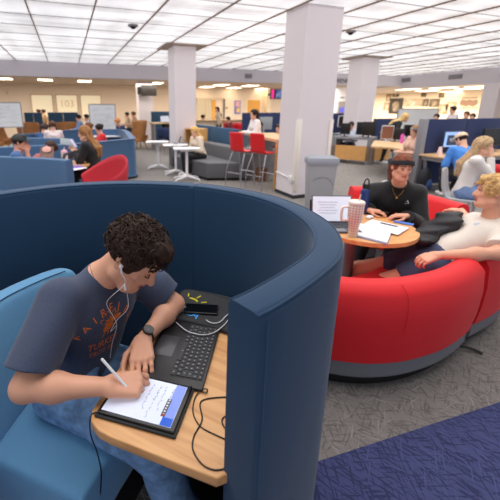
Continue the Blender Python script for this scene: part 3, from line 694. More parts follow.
# ================= ROOM =================
def st(o,label=None): o['kind']='structure'; return o
CE=3.3; YB=14.65; XR=17.0
wallm=mat('wall_paint',(214,208,212),.9,bump=.05,bscale=60)
soffm=mat('soffit_paint',(206,200,206),.9)
beige=mat('beige_wall',(232,212,190),.9,var=.03,vscale=.6)
cream=mat('cream_wall',(245,228,200),.9)
alc=mat('alcove_ceiling',(196,178,160),.9)
colm=mat('column_paint',(222,214,217),.8,bump=.05,bscale=80)
def carpet(name,base,dark,light,seedoff,angs,th=(.60,.66),fine=True):
    m=bpy.data.materials.new(name); m.use_nodes=True; nt=m.node_tree; b=nt.nodes['Principled BSDF']; b.inputs['Roughness'].default_value=.95; b.inputs['Specular IOR Level'].default_value=.15
    tc=nt.nodes.new('ShaderNodeTexCoord'); prev=None
    def strokes(ang,sx,sy,off,t0,t1):
        mp=nt.nodes.new('ShaderNodeMapping'); mp.inputs['Rotation'].default_value=(0,0,math.radians(ang)); mp.inputs['Location'].default_value=(off,off*1.7,0)
        m2=nt.nodes.new('ShaderNodeMapping'); m2.inputs['Scale'].default_value=(sx,sy,1); nt.links.new(tc.outputs['Object'],mp.inputs[0]); nt.links.new(mp.outputs[0],m2.inputs[0])
        n=nt.nodes.new('ShaderNodeTexNoise'); n.inputs['Scale'].default_value=1; n.inputs['Detail'].default_value=1; nt.links.new(m2.outputs[0],n.inputs[0])
        r=nt.nodes.new('ShaderNodeMapRange'); r.inputs['From Min'].default_value=t0; r.inputs['From Max'].default_value=t1; nt.links.new(n.outputs[0],r.inputs['Value']); return r.outputs[0]
    def mx(a,b_,f):
        q=nt.nodes.new('ShaderNodeMix'); q.data_type='RGBA'; nt.links.new(f,q.inputs['Factor'])
        for nm,v in (('A',a),('B',b_)):
            if isinstance(v,tuple): q.inputs[nm].default_value=(*s2l(v),1)
            else: nt.links.new(v,q.inputs[nm])
        return q.outputs['Result']
    cur=base
    for i,a in enumerate(angs): cur=mx(cur,dark,strokes(a,8,75,seedoff+i*7.3,*th))
    for i,a in enumerate(angs): cur=mx(cur,light,strokes(a+24,5,95,seedoff+40+i*5.1,.66,.72))
    n=nt.nodes.new('ShaderNodeTexNoise'); n.inputs['Scale'].default_value=420; nt.links.new(tc.outputs['Object'],n.inputs[0])
    bp_=nt.nodes.new('ShaderNodeBump'); bp_.inputs['Strength'].default_value=.5; bp_.inputs['Distance'].default_value=.003; nt.links.new(n.outputs[0],bp_.inputs['Height']); nt.links.new(bp_.outputs[0],b.inputs['Normal'])
    nt.links.new(cur,b.inputs['Base Color']); return m
cgrey=carpet('grey_carpet',(134,129,125),(108,104,101),(152,147,142),3,(58,112,20,150))
cblue=carpet('blue_carpet',(74,80,122),(54,59,94),(82,88,134),11,(60,66,115,20),(.58,.63))
FLX0,FLX1=-9,27
st(MB().box(((FLX0+FLX1)/2,12.5,-.05),(FLX1-FLX0,31.4,.1)).build('floor',cgrey))
b=MB(); b.add([(FLX0,-3.2,.003),(FLX1,-3.2,.003),(FLX1,.965-.062*(FLX1-1.5),.003),(FLX0,.965+.062*(1.5-FLX0),.003)],[(0,1,2,3)]); 
b=MB(); b.prism([(-3,-3.2),(9,-3.2),(9,.965-.062*7.5),(-3,.965+.062*4.5)],.0,.004); st(b.build('floor_blue_carpet',cblue))
# luminous ceiling: translucent panels lit from above by tube lamps, thin dividers and longer runners
def ceilmat():
    m=bpy.data.materials.new('luminous_panels'); m.use_nodes=True; nt=m.node_tree; b=nt.nodes['Principled BSDF']; tc=nt.nodes.new('ShaderNodeTexCoord')
    b.inputs['Base Color'].default_value=(.8,.8,.8,1)
    outs=[]
    for sc,dt in (((.35,3.2,1),3),((2.4,.28,1),2)):
        mp=nt.nodes.new('ShaderNodeMapping'); mp.inputs['Scale'].default_value=sc; nt.links.new(tc.outputs['Object'],mp.inputs[0])
        n=nt.nodes.new('ShaderNodeTexNoise'); n.inputs['Scale'].default_value=1; n.inputs['Detail'].default_value=dt; nt.links.new(mp.outputs[0],n.inputs[0]); outs.append(n.outputs[0])
    a=nt.nodes.new('ShaderNodeMath'); a.operation='MULTIPLY_ADD'; nt.links.new(outs[1],a.inputs[0]); a.inputs[1].default_value=.55; nt.links.new(outs[0],a.inputs[2])
    # per panel tone
    cell=nt.nodes.new('ShaderNodeTexWhiteNoise'); mp=nt.nodes.new('ShaderNodeVectorMath'); mp.operation='FLOOR'
    m2=nt.nodes.new('ShaderNodeMapping'); m2.inputs['Location'].default_value=(.4245,-5.053,0); m2.inputs['Scale'].default_value=(1/1.06,1/.95,0); nt.links.new(tc.outputs['Object'],m2.inputs[0]); nt.links.new(m2.outputs[0],mp.inputs[0]); nt.links.new(mp.outputs[0],cell.inputs[0])
    a2=nt.nodes.new('ShaderNodeMath'); a2.operation='MULTIPLY_ADD'; nt.links.new(cell.outputs[0],a2.inputs[0]); a2.inputs[1].default_value=.10; nt.links.new(a.outputs[0],a2.inputs[2])
    r=nt.nodes.new('ShaderNodeMapRange'); r.inputs['From Min'].default_value=.55; r.inputs['From Max'].default_value=1.05; r.inputs['To Min'].default_value=CEIL_LO; r.inputs['To Max'].default_value=CEIL_HI; nt.links.new(a2.outputs[0],r.inputs['Value'])
    nt.links.new(r.outputs[0],b.inputs['Emission Strength']); b.inputs['Emission Color'].default_value=(.96,.965,1,1); return m
CEIL_LO,CEIL_HI=.40,.98
cy0=-.2
st(MB().box(((FLX0+XR)/2,(cy0+YB)/2,CE+.03),(XR-FLX0,YB-cy0,.06)).build('ceiling',ceilmat()))
gr=mat('ceiling_runner',(150,128,112),.6); gd=mat('ceiling_divider',(185,180,180),.6)
b=MB(); x=-.45-1.06*8
while x<XR: b.box((x,(cy0+YB)/2,CE-.012),(.022,YB-cy0,.03)); x+=1.06
st(b.build('trim_1',gr))
b=MB(); y=4.80-.95*5
while y<YB: b.box(((FLX0+XR)/2,y,CE-.006),(XR-FLX0,.008,.012)); y+=.95
st(b.build('trim_2',gd))
# dark ceiling behind the luminous field
st(MB().box(((FLX0+XR)/2,-1.7,CE+.03),(XR-FLX0,3.0,.06)).build('ceiling_plain',mat('plain_ceiling',(120,118,118),.9)))
# soffits
st(MB().box(((FLX0+XR)/2+.1,YB+.1,(2.76+CE+.2)/2),(XR-FLX0+.2,.2,CE+.2-2.76)).build('wall_back_soffit',soffm))
st(MB().box((XR+.1,6.9,(2.66+CE+.2)/2),(.2,15.5,CE+.2-2.66)).build('wall_right_soffit',soffm))
# alcove ceilings & deep walls
YW=22.5; XW=26.0
st(MB().box((3.9,(YB+YW)/2+.2,2.98),(26.8,YW-YB,.06)).build('ceiling_alcove',alc))
st(MB().box(((XR+XW)/2+.2,13.3,2.83),(XW-XR,29.5,.06)).build('ceiling_gallery',alc))
st(MB().box((3.9,YW+.1,1.6),(26.8,.2,3.3)).build('wall_back',beige)); st(MB().box((22,28.1,1.6),(10,.2,3.3)).build('wall_back_gallery',cream)); st(MB().box((17.2,25.4,1.6),(.2,5.6,3.3)).build('wall_gallery_side',cream))
st(MB().box((XW+.1,13,1.6),(.2,31,3.3)).build('wall_right',cream))
st(MB().box((-9.1,9,1.6),(.2,25,3.5)).build('wall_left',wallm))
# pilasters
def column(poly,z1,label,m=colm):
    c=st(MB().prism(poly,0,z1).build('column',m)); c['label']=label; return c
def rect(x0,y0,x1,y1): return [(x0,y0),(x1,y0),(x1,y1),(x0,y1)]
column(rect(3.86,5.315,4.60,5.92),CE,'big white square column beside the grey trash can')
column(rect(2.88,9.70,3.50,10.35),CE,'white column behind the seated blonde woman')
column(rect(9.38,9.66,10.08,10.30),CE,'white column beyond the central computer desks')
pa=ay(138.5,100,18.5); pb=ay(153,100,18.5); column(rect(pa.x,18.5,pb.x,19.1),2.95,'white pilaster under the soffit carrying the black screen')
# right slanted pier at the gallery opening
pa=ax(487,100,XR+.3); pb=ax(462,100,XR+.3)
pr0=ax(481,100,XR); pr1=ax(497,100,XR); column(rect(XR,pr1.y-.0,XR+.5,pr0.y),2.66,'white pier at the right end of the gallery opening')
st(MB().box((XR+.45,pr1.y-3.0,1.35),(.2,6.0,2.7)).build('wall_right_near',cream))
for i_,(x_,y_) in enumerate(((3.19,10.02),(9.81,9.98))): st(MB().box((x_,y_,CE-.02),(1.15,1.10,.035)).build('trim_%d'%(6+i_),mat('capital_tan',(172,156,144),.7)))
# dark base and corner guards on the big column
st(MB().box((4.23,5.617,.035),(.76,.62,.07)).build('baseboard_column',mat('dark_base',(45,45,48),.6)))
gm=mat('corner_guard',(232,224,214),.4)
for (x,y) in ((3.89,5.305),(4.57,5.305)):
    g=thing('corner_guard','cream corner guard strip on the '+('left' if x<4 else 'right')+' front edge of the big column','corner guard',(x,y,.1))
    MB().box((x,y,.8),(.075,.012,1.30),bev=.003).build('face_strip',gm,g,world=True); MB().box((x+(-.044 if x<4 else .04),y+.03,.8),(.012,.07,1.30),bev=.003).build('side_strip',gm,g,world=True)
og=thing('power_outlet','white power outlet box with conduit low on the big column','outlet',(3.85,5.6,.4))
p0=ax(285.5,185,3.84); p1=ax(288.5,187.5,3.84)
p0=ay(285.5,185,5.30); 
p0=ax(282.5,183,3.85); p1=ax(289,187,3.85)
MB().box((3.845,5.42,.36),(.04,.09,.13),bev=.005).build('box',mat('outlet_white',(228,226,224),.4),og,world=True)
MB().box((3.845,5.33,.33),(.05,.06,.09),bev=.005).build('plug',mat('outlet_grey',(190,190,190),.4),og,world=True)
MB().tube([(3.845,5.47,.38),(3.845,5.7,.40),(3.845,5.93,.42)],.012,6).build('conduit',mat('outlet_white',(228,226,224),.4),og,world=True)
# ceiling sensors
for (u,v,lab) in ((133,24.8,'small dark dome sensor on the left part of the ceiling'),(351,31,'grey dome sensor on the ceiling right of the big column')):
    p=az(u,v,CE); d=thing('ceiling_sensor',lab,'sensor',(p.x,p.y,CE-.02))
    MB().cyl((0,0,.02),(0,0,-.015),.11,.10,20).build('base',mat('sensor_base',(150,146,146),.5),d); MB().sphere((0,0,-.02),(.06,.06,.045)).build('dome',mat('sensor_dark',(40,40,44),.2),d)
# vents on the soffits
def vent(p,ax_,w,h_,lab):
    d=thing('air_vent',lab,'vent',tuple(p)); vm=mat('vent_dark',(110,106,110),.5); vs_=mat('vent_slat',(160,156,160),.5)
    if ax_=='x': MB().box((-.01,0,0),(.02,w,h_)).build('frame',vm,d); [MB().box((-.022,0,-h_/2+h_*(i+.5)/4),(.01,w*.92,h_*.10)).build('slat',vs_,d) for i in range(4)]
    else: MB().box((0,-.01,0),(w,.02,h_)).build('frame',vm,d); [MB().box((0,-.022,-h_/2+h_*(i+.5)/4),(w*.92,.01,h_*.10)).build('slat',vs_,d) for i in range(4)]
for (u,v,w,lab) in ((405.5,80,.62,'grey air vent on the right soffit, farther of the two'),(455.5,76.7,.62,'grey air vent on the right soffit, nearer of the two')):
    vent(ax(u,v,XR),'x',w,.20,lab)
vent(ay(248.5,76,YB),'y',.34,.18,'grey air vent on the back soffit left of the big column')
# soffit lettering
p=ay(344,81.3,YB); vs,fs=text_mesh('LEARNING',.30,.01); M=Matrix(((1,0,0,13.05),(0,0,-1,YB-.012),(0,1,0,2.95),(0,0,0,1)))
o=MB().add([M@v for v in vs],fs).build('soffit_lettering',mat('letter_grey',(120,112,112),.5)); tag(o,'grey capital letters on the back soffit beside the big column','sign')
# alcove lamps
wl=mat('lamp_warm',(255,240,215),emit=(255,236,205),estr=6.)
def lamp(u,v,z,w,d,lab,yaw=0,group=None):
    p=az(u,v+.7,z); t=thing('ceiling_light',lab,'ceiling light',(p.x,p.y,z),yaw,group)
    MB().box((0,0,-.01),(w,d,.02)).build('diffuser',wl,t); MB().box((0,0,.0),(w+.06,d+.06,.02)).build('frame',mat('lamp_frame',(220,214,205),.5),t)
G1='warm ceiling lights behind the back soffit'
for u,v,l in ((4,77.8,'warm ceiling light farthest left behind the back soffit'),(45,79,'warm ceiling light above the left cream pane'),(84.5,80.3,'warm ceiling light above the right whiteboard'),(156,82.3,'warm ceiling light right of the black wall screen')):
    lamp(u,v,2.94,.62,.9,l,0,G1)
G2='warm ceiling lights over the reception area'
for i,(u,v) in enumerate(((206.5,86.2),(221,84.2),(234,87),(250,85),(261,88))):
    lamp(u,v,2.94,.7,1.0,['warm light over reception nearest the left column','second warm light over reception from the left column','third warm light over reception from the left column','warm light over reception above the orange door','warm light over reception nearest the wall television'][i],0,G2)
G3='warm ceiling lights over the picture gallery'
for i,(u,v) in enumerate(((408,88.5),(427,90),(443,87),(451,90.7),(469,88),(473,91.2),(481,85.5))):
    p=az(u,v,2.79)
    lamp(u,v,2.79,.45,1.5,['warm gallery light above the large whiteboard','second gallery light from the column, small','long gallery light below the nearer vent','lower gallery light right of the nearer vent','gallery light above the shelf picture','lower gallery light near the white pier','gallery light topmost beside the white pier'][i],0,G3)
def alamp(name,loc,size,en,col=(1,.92,.82)):
    l=bpy.data.lights.new(name,'AREA'); l.energy=en; l.size=size[0]; l.shape='RECTANGLE'; l.size_y=size[1]; l.color=col
    o=bpy.data.objects.new(name,l); COL.objects.link(o); o.location=loc; return o
alamp('alcove_lamp',(-2,18.5,2.85),(9,3),330); alamp('alcove_lamp',(7,18.5,2.85),(8,3),360); alamp('gallery_light_and_fill',(21.5,9.,2.7),(5,12),2000,(1,.93,.83)); alamp('alcove_lamp',(14,18,2.85),(4,3),240,(1,.97,.95)); alamp('gallery_light_and_fill',(21.5,21,2.7),(6,10),1300,(1,.93,.83))  # last one is a fill light added to brighten the deep gallery end
l=alamp('ceiling_tubes',(4,7.,3.26),(20,13),KEY,(1,.975,.95)); l.data.spread=math.radians(130)
# cream panes on the back wall
pf=mat('pane_frame',(210,190,160),.5); pg=mat('pane_glass',(250,236,200),.25,emit=(255,240,212),estr=.2)
for i,(u0,u1) in enumerate(((30.5,54),(55.5,78.5),(80,102))):
    a=ay(u0,94.5+i*.2,YW); c=ay(u1,114,YW); 
    w=st(MB().box(((a.x+c.x)/2,YW-.02,(a.z+c.z-.3)/2),(c.x-a.x,.04,a.z-c.z+.3)).build('window_%d'%(i+1),pg))
    fr=MB(); cx,cz=(a.x+c.x)/2,(a.z+c.z-.3)/2; W_,H_=c.x-a.x,a.z-c.z+.3
    for dx,dz,sx,sz in ((0,H_/2,W_,.06),(0,-H_/2,W_,.06),(-W_/2,0,.06,H_),(W_/2,0,.06,H_)): fr.box((cx+dx,YW-.05,cz+dz),(sx,.05,sz))
    f=fr.build('window_frame',pf); f['kind']='structure'
p=ay(67,104,YW); vs,fs=text_mesh('103',.55,.003); M=Matrix(((1,0,0,p.x),(0,0,-1,YW-.05),(0,1,0,p.z),(0,0,0,1)))
o=MB().add([M@v for v in vs],fs).build('pane_number',mat('pane_num',(222,200,160),.6)); tag(o,'faint number 103 on the middle cream pane','sign')
# reception doors, glazing, posters
def wallrect(u0,v0,u1,v1,name,m,Y=YW,X=None,d=.05,off=.03):
    if X is None:
        a=ay(u0,v0,Y);c=ay(u1,v1,Y); return MB().box(((a.x+c.x)/2,Y-off,(a.z+c.z)/2),(abs(c.x-a.x),d,abs(a.z-c.z))).build(name,m)
    a=ax(u0,v0,X);c=ax(u1,v1,X); return MB().box((X-off,(a.y+c.y)/2,(a.z+c.z)/2),(d,abs(c.y-a.y),abs(a.z-c.z))).build(name,m)
om=mat('orange_door',(222,160,62),.5); gl=mat('reception_glass',(205,190,160),.15)
st(wallrect(247.5,100,258.5,132,'door_1',om)); st(wallrect(246.6,99.3,259.4,132,'door_frame_1',cream,off=.01))
st(wallrect(212,100,215,130,'door_2',om))
st(wallrect(196.5,98.5,211,122,'window_4',gl)); st(wallrect(205.5,99,206.5,122,'window_mullion',pf,off=.07)); st(wallrect(196,98,224,99,'trim_3',pf,off=.07)); st(wallrect(223,99,224.2,122,'trim_4',mat('dark_frame',(120,110,100),.5),off=.07))
o=wallrect(234.5,100.5,240,113.8,'wall_poster',mat('poster_blue',(120,120,190),.6)); tag(o,'blue and pink poster on the reception wall left of the orange door','poster')
p2=wallrect(235.4,101.3,239.2,107,'poster_image',mat('poster_pink',(225,170,175),.6),off=.06); p2.parent=o
p2=wallrect(236.2,108,239.2,112.5,'poster_image',mat('poster_yellow',(230,190,110),.6),off=.06); p2.parent=o
st(wallrect(265,86,267,120,'trim_5',mat('cream2',(240,220,185),.8),off=.2,d=.4))
o=wallrect(6.2,91,8.5,94.5,'wall_thermostat',mat('thermo',(205,180,150),.6)); tag(o,'small beige wall box left of the cream panes','wall box')
o=wallrect(225.5,107,227.5,108.6,'wall_plate',mat('thermo2',(170,140,110),.6)); tag(o,'small brown wall plate beside the reception glazing','wall plate')
# bright lobby behind the lettering
st(wallrect(333,87,357,128,'wall_lobby',mat('lobby_white',(245,243,245),.8),Y=18.5,off=0)); 
o=thing('lobby_display','grey display with blue screen on the white lobby wall','display',tuple(ay(343.5,108,18.3)))
wallrect(339.3,101.5,346.7,113.5,'frame',mat('disp_grey',(150,140,135),.5),Y=18.4,off=0).parent=None
f1=[x for x in COL.objects if x.name.startswith('frame')][-1]
for nm,r,m in (('frame',(339.3,101.5,346.7,113.5),None),('screen',(340,107.5,346.3,112.3),mat('disp_blue',(60,70,190),.3,emit=(60,70,200),estr=.5))):
    pass
def child(o,parent):
    Mi=wmat(parent).inverted(); me=o.data
    for v in me.vertices: v.co=Mi@v.co
    o.parent=parent
child(f1,o); child(wallrect(340,107.5,346.3,112.3,'screen',mat('disp_blue',(60,70,190),.3,emit=(60,70,200),estr=.5),Y=18.4,off=.05),o)
o=wallrect(340.5,97,344.5,98,'lobby_sign',mat('sign_dark',(110,105,110),.6),Y=18.4,off=.0); tag(o,'small dark sign on the white lobby wall above the display','sign')
# gallery pictures on the right wall
pics=[(391.5,94,'small dark picture above the framed portrait, left',(387,94,390.5,101),(150,120,90),(205,185,155)),
 (0,0,'small dark picture on the gallery wall above the portrait',(393.5,91,398.8,96.8),(95,80,65),(160,140,115)),
 (0,0,'small pale picture low left of the framed portrait',(384.5,102.5,390,110),(170,145,115),(215,195,165)),
 (0,0,'large dark framed portrait on the gallery wall',(390.8,98.5,401.5,113.8),(60,50,42),(150,130,105)),
 (0,0,'wide pale landscape picture right of the portrait',(405,99,422,106.5),(185,160,130),(215,195,165)),
 (0,0,'small dark upright picture left of the square dark picture',(424,99,428,106.5),(95,80,62),(150,130,105)),
 (0,0,'small dark picture high on the gallery wall',(422,93,426,96.8),(95,80,62),(120,100,80)),
 (0,0,'square dark picture right of centre on the gallery wall',(430.5,99,439,107),(105,88,68),(160,138,108)),
 (0,0,'small dark picture high right of the square picture',(440,92,444,97.5),(95,80,62),(120,100,80)),
 (0,0,'pale brown picture above the people on the gallery wall',(440,104,447,114),(165,140,108),(205,185,150)),
 (0,0,'pale picture right of the brown picture on the gallery wall',(447.5,101.5,455.5,110),(185,160,125),(215,198,168))]
for k,(_,_,lab,r,c1,c2) in enumerate(pics):
    a=ax(r[0],r[1],XW); c=ax(r[2],r[3],XW); d=thing('gallery_picture',lab,'picture',(XW-.03,(a.y+c.y)/2,(a.z+c.z)/2),0,None)
    w,hh_=abs(a.y-c.y),abs(a.z-c.z)
    c1=tuple(min(255,int(x*1.1)) for x in c1); MB().box((0,0,0),(.05,w,hh_)).build('frame',mat('pic_%d'%k,c1,.6,var=.4,vscale=3),d); MB().sphere((-.02,0,-.02),(.02,w*.28,hh_*.36)).build('picture_motif',mat('picm_%d'%k,c2,.6,var=.5,vscale=4),d)
sh=thing('wall_mural','sepia mural panel with a row of figures at the gallery right end','mural',tuple(ax(474,102,XW)))
a=ax(462,95,XW);c=ax(479,110,XW); q=MB().box((XW-.03,(a.y+c.y)/2,(a.z+c.z)/2),(.05,abs(a.y-c.y),abs(a.z-c.z))).build('panel',mat('mural_cream',(232,212,180),.7,var=.1,vscale=2),sh,world=True)
for i in range(7):
    p=ax(462.8+2.2*i,102.5+(i%3)*.5,XW); MB().sphere((XW-.07,p.y,p.z),(.02,.16,.2)).build('figure',mat('mural_fig',(160,125,100),.7),sh,world=True)
for i,v in enumerate((97.5,107.5)):
    a=ax(463,v,XW);c=ax(478,v+.7,XW); MB().box((XW-.07,(a.y+c.y)/2,(a.z+c.z)/2),(.03,abs(a.y-c.y),abs(a.z-c.z))).build('rail',mat('mural_rail',(150,115,90),.7),sh,world=True)
# ================= FURNITURE =================
navy=mat('navy_panel',(38,50,88),.9,bump=.3,bscale=600); teal=mat('teal_panel',(52,88,120),.9,bump=.3,bscale=500)
steel=mat('grey_metal',(140,140,145),.45,metal=.2); white=mat('white_metal',(235,233,235),.35); blk=mat('black_part',(20,20,22),.4)
redp=mat('red_plastic',(214,30,36),.35,spec=.5); chrome=mat('chrome',(190,190,195),.25,metal=.9)
redf=mat('red_fabric',(222,18,28),.65,bump=.35,bscale=900,sheen=.05,var=.05,vscale=300); greyf=mat('grey_fabric',(112,112,118),.85,bump=.35,bscale=900)
pink=mat('pink_red_fabric',(178,36,50),.8,bump=.2,bscale=500)
deskw=woodmat('maple_desk',(220,182,136),(204,164,116),0); woodp=woodmat('oak_panel',(222,170,105),(205,150,88),0)
brown=mat('brown_leather',(178,120,70),.6,var=.1,vscale=8)
def Mz(x,y,z,a): return Matrix.Translation((x,y,z))@Matrix.Rotation(a,4,'Z')
# ---- laptop generator: local frame: user sits at -y looking +y
def laptop(loc,rz,label,w=.33,d=.23,tilt=110,body=(60,62,66),screen=(225,230,240),on=.3,wallp=None):
    t=thing('laptop',label,'laptop',tuple(loc),rz); bm=mat('lapbody_%d_%d_%d'%body,body,.4,metal=.3)
    MB().box((0,0,.008),(w,d,.014),bev=.004).build('base',bm,t); MB().box((0,.02,.0155),(w*.88,d*.46,.002)).build('keyboard',mat('kb_dark',(30,30,33),.5),t); MB().box((0,-d*.3,.0155),(w*.3,d*.26,.0015)).build('trackpad',mat('tp_grey',(120,120,125),.4),t)
    a=math.radians(180-tilt); M=Matrix.Translation((0,d/2-.002,.014))@Matrix.Rotation(-(math.radians(tilt)-PI/2),4,'X')
    MB().box((0,0,d*.5),(w,.007,d),bev=.003,M=M).build('lid',bm,t)
    s=MB().box((0,-.0042,d*.51),(w*.94,.001,d*.90),M=M).build('screen',mat('lapscr_%d_%d_%d'%screen,screen,.2,emit=screen,estr=on) if on else blk,t)
    if on:
        tx=MB()
        for i in range(5): tx.box((-w*.1,-.0050,d*(.75-.1*i)),(w*(.5-.07*(i%3)),.0005,.004),M=M)
        tx.build('text_lines',mat('line_grey',(170,175,190),.5),s)
    return t
def monitor(loc,rz,label,w=.55,h=.33,z=.12,screen=None,frame=(20,20,22),stand=True,on=.9,sub=None):
    t=thing('monitor',label,'monitor',tuple(loc),rz); fm=mat('monf_%d_%d_%d'%frame,frame,.4)
    MB().box((0,0,z+h/2),(w,.035,h),bev=.006).build('housing',fm,t)
    sm_=mat('mons_%s'%str(screen),screen,.2,emit=screen,estr=on) if screen else mat('scr_off',(12,12,15),.15)
    q=MB().box((0,-.0185,z+h/2),(w*.94,.002,h*.9)).build('screen',sm_,t)
    if sub: 
        MB().box((-.02,-.0205,z+h*.45),(w*.6,.002,h*.62)).build('window',mat('winpane_%s'%str(sub),sub,.3,emit=sub,estr=.5),q)
        ss=MB()
        for i in range(3): ss.box((-.02-.06+.06*i,-.022,z+h*.5),(.035,.002,.05))
        ss.build('icons',mat('winic',(150,160,180),.3,emit=(150,160,180),estr=.5),q)
    if stand: MB().cyl((0,.03,.01),(0,.03,z+.06),.02,n=10).build('stand',fm,t); MB().box((0,.02,.006),(.22,.17,.012),bev=.004).build('foot',fm,t)
    return t
# ---- far round booths
def booth_wall(name,label,pts,Tt,th,m,cat='booth',base=.06,hasbase=True,extra=None):
    p=sp2(pts,5); c=(sum(q[0] for q in p)/len(p),sum(q[1] for q in p)/len(p)); t=thing(name,label,cat,(c[0],c[1],0))
    MB().sweep(p,rrect(-th,0,base,Tt,.02,3)).build('curved_wall',m,t,world=True)
    MB().sweep(p,[(-.02,0),(-th+.02,0),(-th+.02,base),(-.02,base)]).build('plinth',blackp,t,world=True); return t
fb=mat('far_booth_fabric',(64,96,132),.9,bump=.3,bscale=500,sheen=.2)
def P2(u,v,z): q=az(u,v,z); return (q.x,q.y)
TB=.95
bB=booth_wall('study_booth','blue curved booth wall nearest behind the hero booth, around the boy in the black cap',
  [P2(72.5,159.5,TB),P2(60,158.3,TB),P2(35,157,TB),P2(0,155.5,TB),(-1.55,6.45),(-1.75,6.95),(-1.5,7.35),P2(0,147.5,TB),P2(25,146.2,TB),P2(50,145,TB),P2(72,144.5,TB)][::-1],TB,.12,fb)
sB=sp2([(-.1,5.75),(-.6,5.85),(-1.1,6.2),(-1.35,6.7),(-1.15,7.1),(-.5,7.12)],4)
MB().sweep(sB,rrect(-.22,.2,.15,.44,.03,2)).build('seat',fabb,bB,world=True)
bC=booth_wall('study_booth','blue curved booth behind the woman in black, with rounded right end',
  [P2(92,142.3,TB),P2(112,139.6,TB),P2(127,138.2,TB),P2(133.5,139,TB),P2(134,137.5,TB),P2(130,136,TB)][::-1] if False else
  [P2(20,134,TB),P2(40,133.0,TB),(-.2,12.4),(.9,12.6),(1.75,12.0),P2(133.5,136.6,TB),P2(134.2,138.5,TB),P2(127,139.2,TB),P2(112,140.6,TB),P2(92,142.6,TB),P2(76,143.6,TB)][::-1],TB,-.12,fb)
bD=booth_wall('study_booth','farther blue booth wall behind the boy in the black cap',[P2(16,136.8,TB),P2(30,137.5,TB),P2(50,138,TB),P2(75,138.6,TB)],TB,.12,fb)
# table inside far booth
tB=thing('booth_table','wood topped table in the far booth, under the notebooks','table',(.15,6.2,0))
MB().cyl((-.12,6.22,.71),(-.12,6.22,.74),.42,n=32).build('tabletop',wood,tB,world=True); MB().cyl((-.12,6.22,0),(-.12,6.22,.71),.04).build('pedestal',steel,tB,world=True)
# red tub chair
def tub_chair(loc,rz,label,m,s=1.,name='tub_chair'):
    t=thing(name,label,'chair',tuple(loc),rz)
    def sec(i):
        return None
    pts=[];n=13; vs=[];fs=[]
    for i in range(n):
        a=math.radians(-118+236*i/(n-1)); hgt=.62+.24*max(0,math.cos(a*.75))**2*(1 if abs(a)<1.6 else .3)
        for k,(r,z) in enumerate(((.27,.30),(.33,.42),(.36,hgt-.03),(.345,hgt),(.32,hgt-.01),(.29,.46),(.22,.36))): vs.append((r*math.sin(a)*s,-(-r*math.cos(a))*s,z*s))
    K=7
    for i in range(n-1):
        for k in range(K): fs.append((i*K+k,i*K+(k+1)%K,(i+1)*K+(k+1)%K,(i+1)*K+k))
    fs+=[tuple(range(K)),tuple(range((n-1)*K,n*K))]
    sh_=MB().add(vs,fs,True).build('shell',m,t); md=sh_.modifiers.new('s','SUBSURF'); md.levels=1; md.render_levels=1
    MB().cyl((0,0,.30*s),(0,0,.44*s),.26*s,.27*s,24).build('seat',m,t)
    for q in range(4):
        a=PI/4+q*PI/2; MB().cyl((.12*math.cos(a),.12*math.sin(a),.31*s),(.26*math.cos(a),.26*math.sin(a),0),.014,.010,8).build('leg',blk,t)
    return t
tub_chair((.42,5.3,0),math.radians(-60),'red tub chair turned to the far booth table, behind the woman in black',pink,1.12)
# wing armchairs
def wing_chair(loc,rz,label,s=1.):
    t=thing('wing_armchair',label,'armchair',tuple(loc),rz,'brown leather wing armchairs')
    vs=[];fs=[];rows=[(.38,.30,.30),(.55,.34,.32),(.75,.33,.26),(.95,.35,.20),(1.12,.37,.20),(1.20,.34,.16)]
    n=11
    for th_ in (0,.07):
        for z,w,dp in rows:
            for i in range(n):
                a=-1+2*i/(n-1); ang=a*1.15
                vs.append(((w-th_)*math.sin(ang)/math.sin(1.15)*s,(.30-th_-dp*(1-math.cos(ang))/(1-math.cos(1.15))*1.2+ (z-.4)*.12)*s,(z-(.03 if th_ else 0)+ (0 if z<1.15 else -.06*a*a))*s))
    R_=len(rows)
    for L in (0,1):
        for r in range(R_-1):
            for i in range(n-1):
                b0=L*R_*n+r*n+i; fs.append((b0,b0+1,b0+n+1,b0+n))
    for i in range(n-1):
        for r in (0,R_-1): a0=r*n+i; c0=R_*n+r*n+i; fs.append((a0,a0+1,c0+1,c0))
    for r in range(R_-1):
        for i in (0,n-1): a0=r*n+i; c0=R_*n+r*n+i; fs.append((a0,a0+n,c0+n,c0))
    o=MB().add(vs,fs,True).build('back_shell',brown,t); md=o.modifiers.new('s','SUBSURF'); md.levels=1; md.render_levels=1
    MB().box((0,-.02,.38*s),(.58*s,.56*s,.16*s),bev=.05).build('seat',brown,t)
    for sx in (-1,1): MB().box((sx*.31*s,-.03,.50*s),(.08*s,.50*s,.14*s),bev=.035).build('armrest',brown,t)
    for sx in (-1,1):
        for sy in (-1,1): MB().cyl((sx*.16*s,sy*.16*s-.02,.32*s),(sx*.27*s,sy*.25*s-.02,0),.018,.012,8).build('leg',mat('dark_wood',(70,45,30),.5),t)
    return t
for (u,v,rz,lab) in ((139,149,200,'brown wing armchair in profile right of the blue booths'),(2,153,150,'brown wing armchair cut by the left edge of the photo'),(31,149,0,'brown wing armchair with its back turned, beside the left whiteboard'),(70,148,0,'brown wing armchair with its wide back turned, right of the bun-haired person')):
    p=az(u,v,0); w_=wing_chair((p.x,p.y,0),math.radians(rz if rz else 180),lab); w_.scale=(1,1,1) if rz else (1.3,1.1,.94)
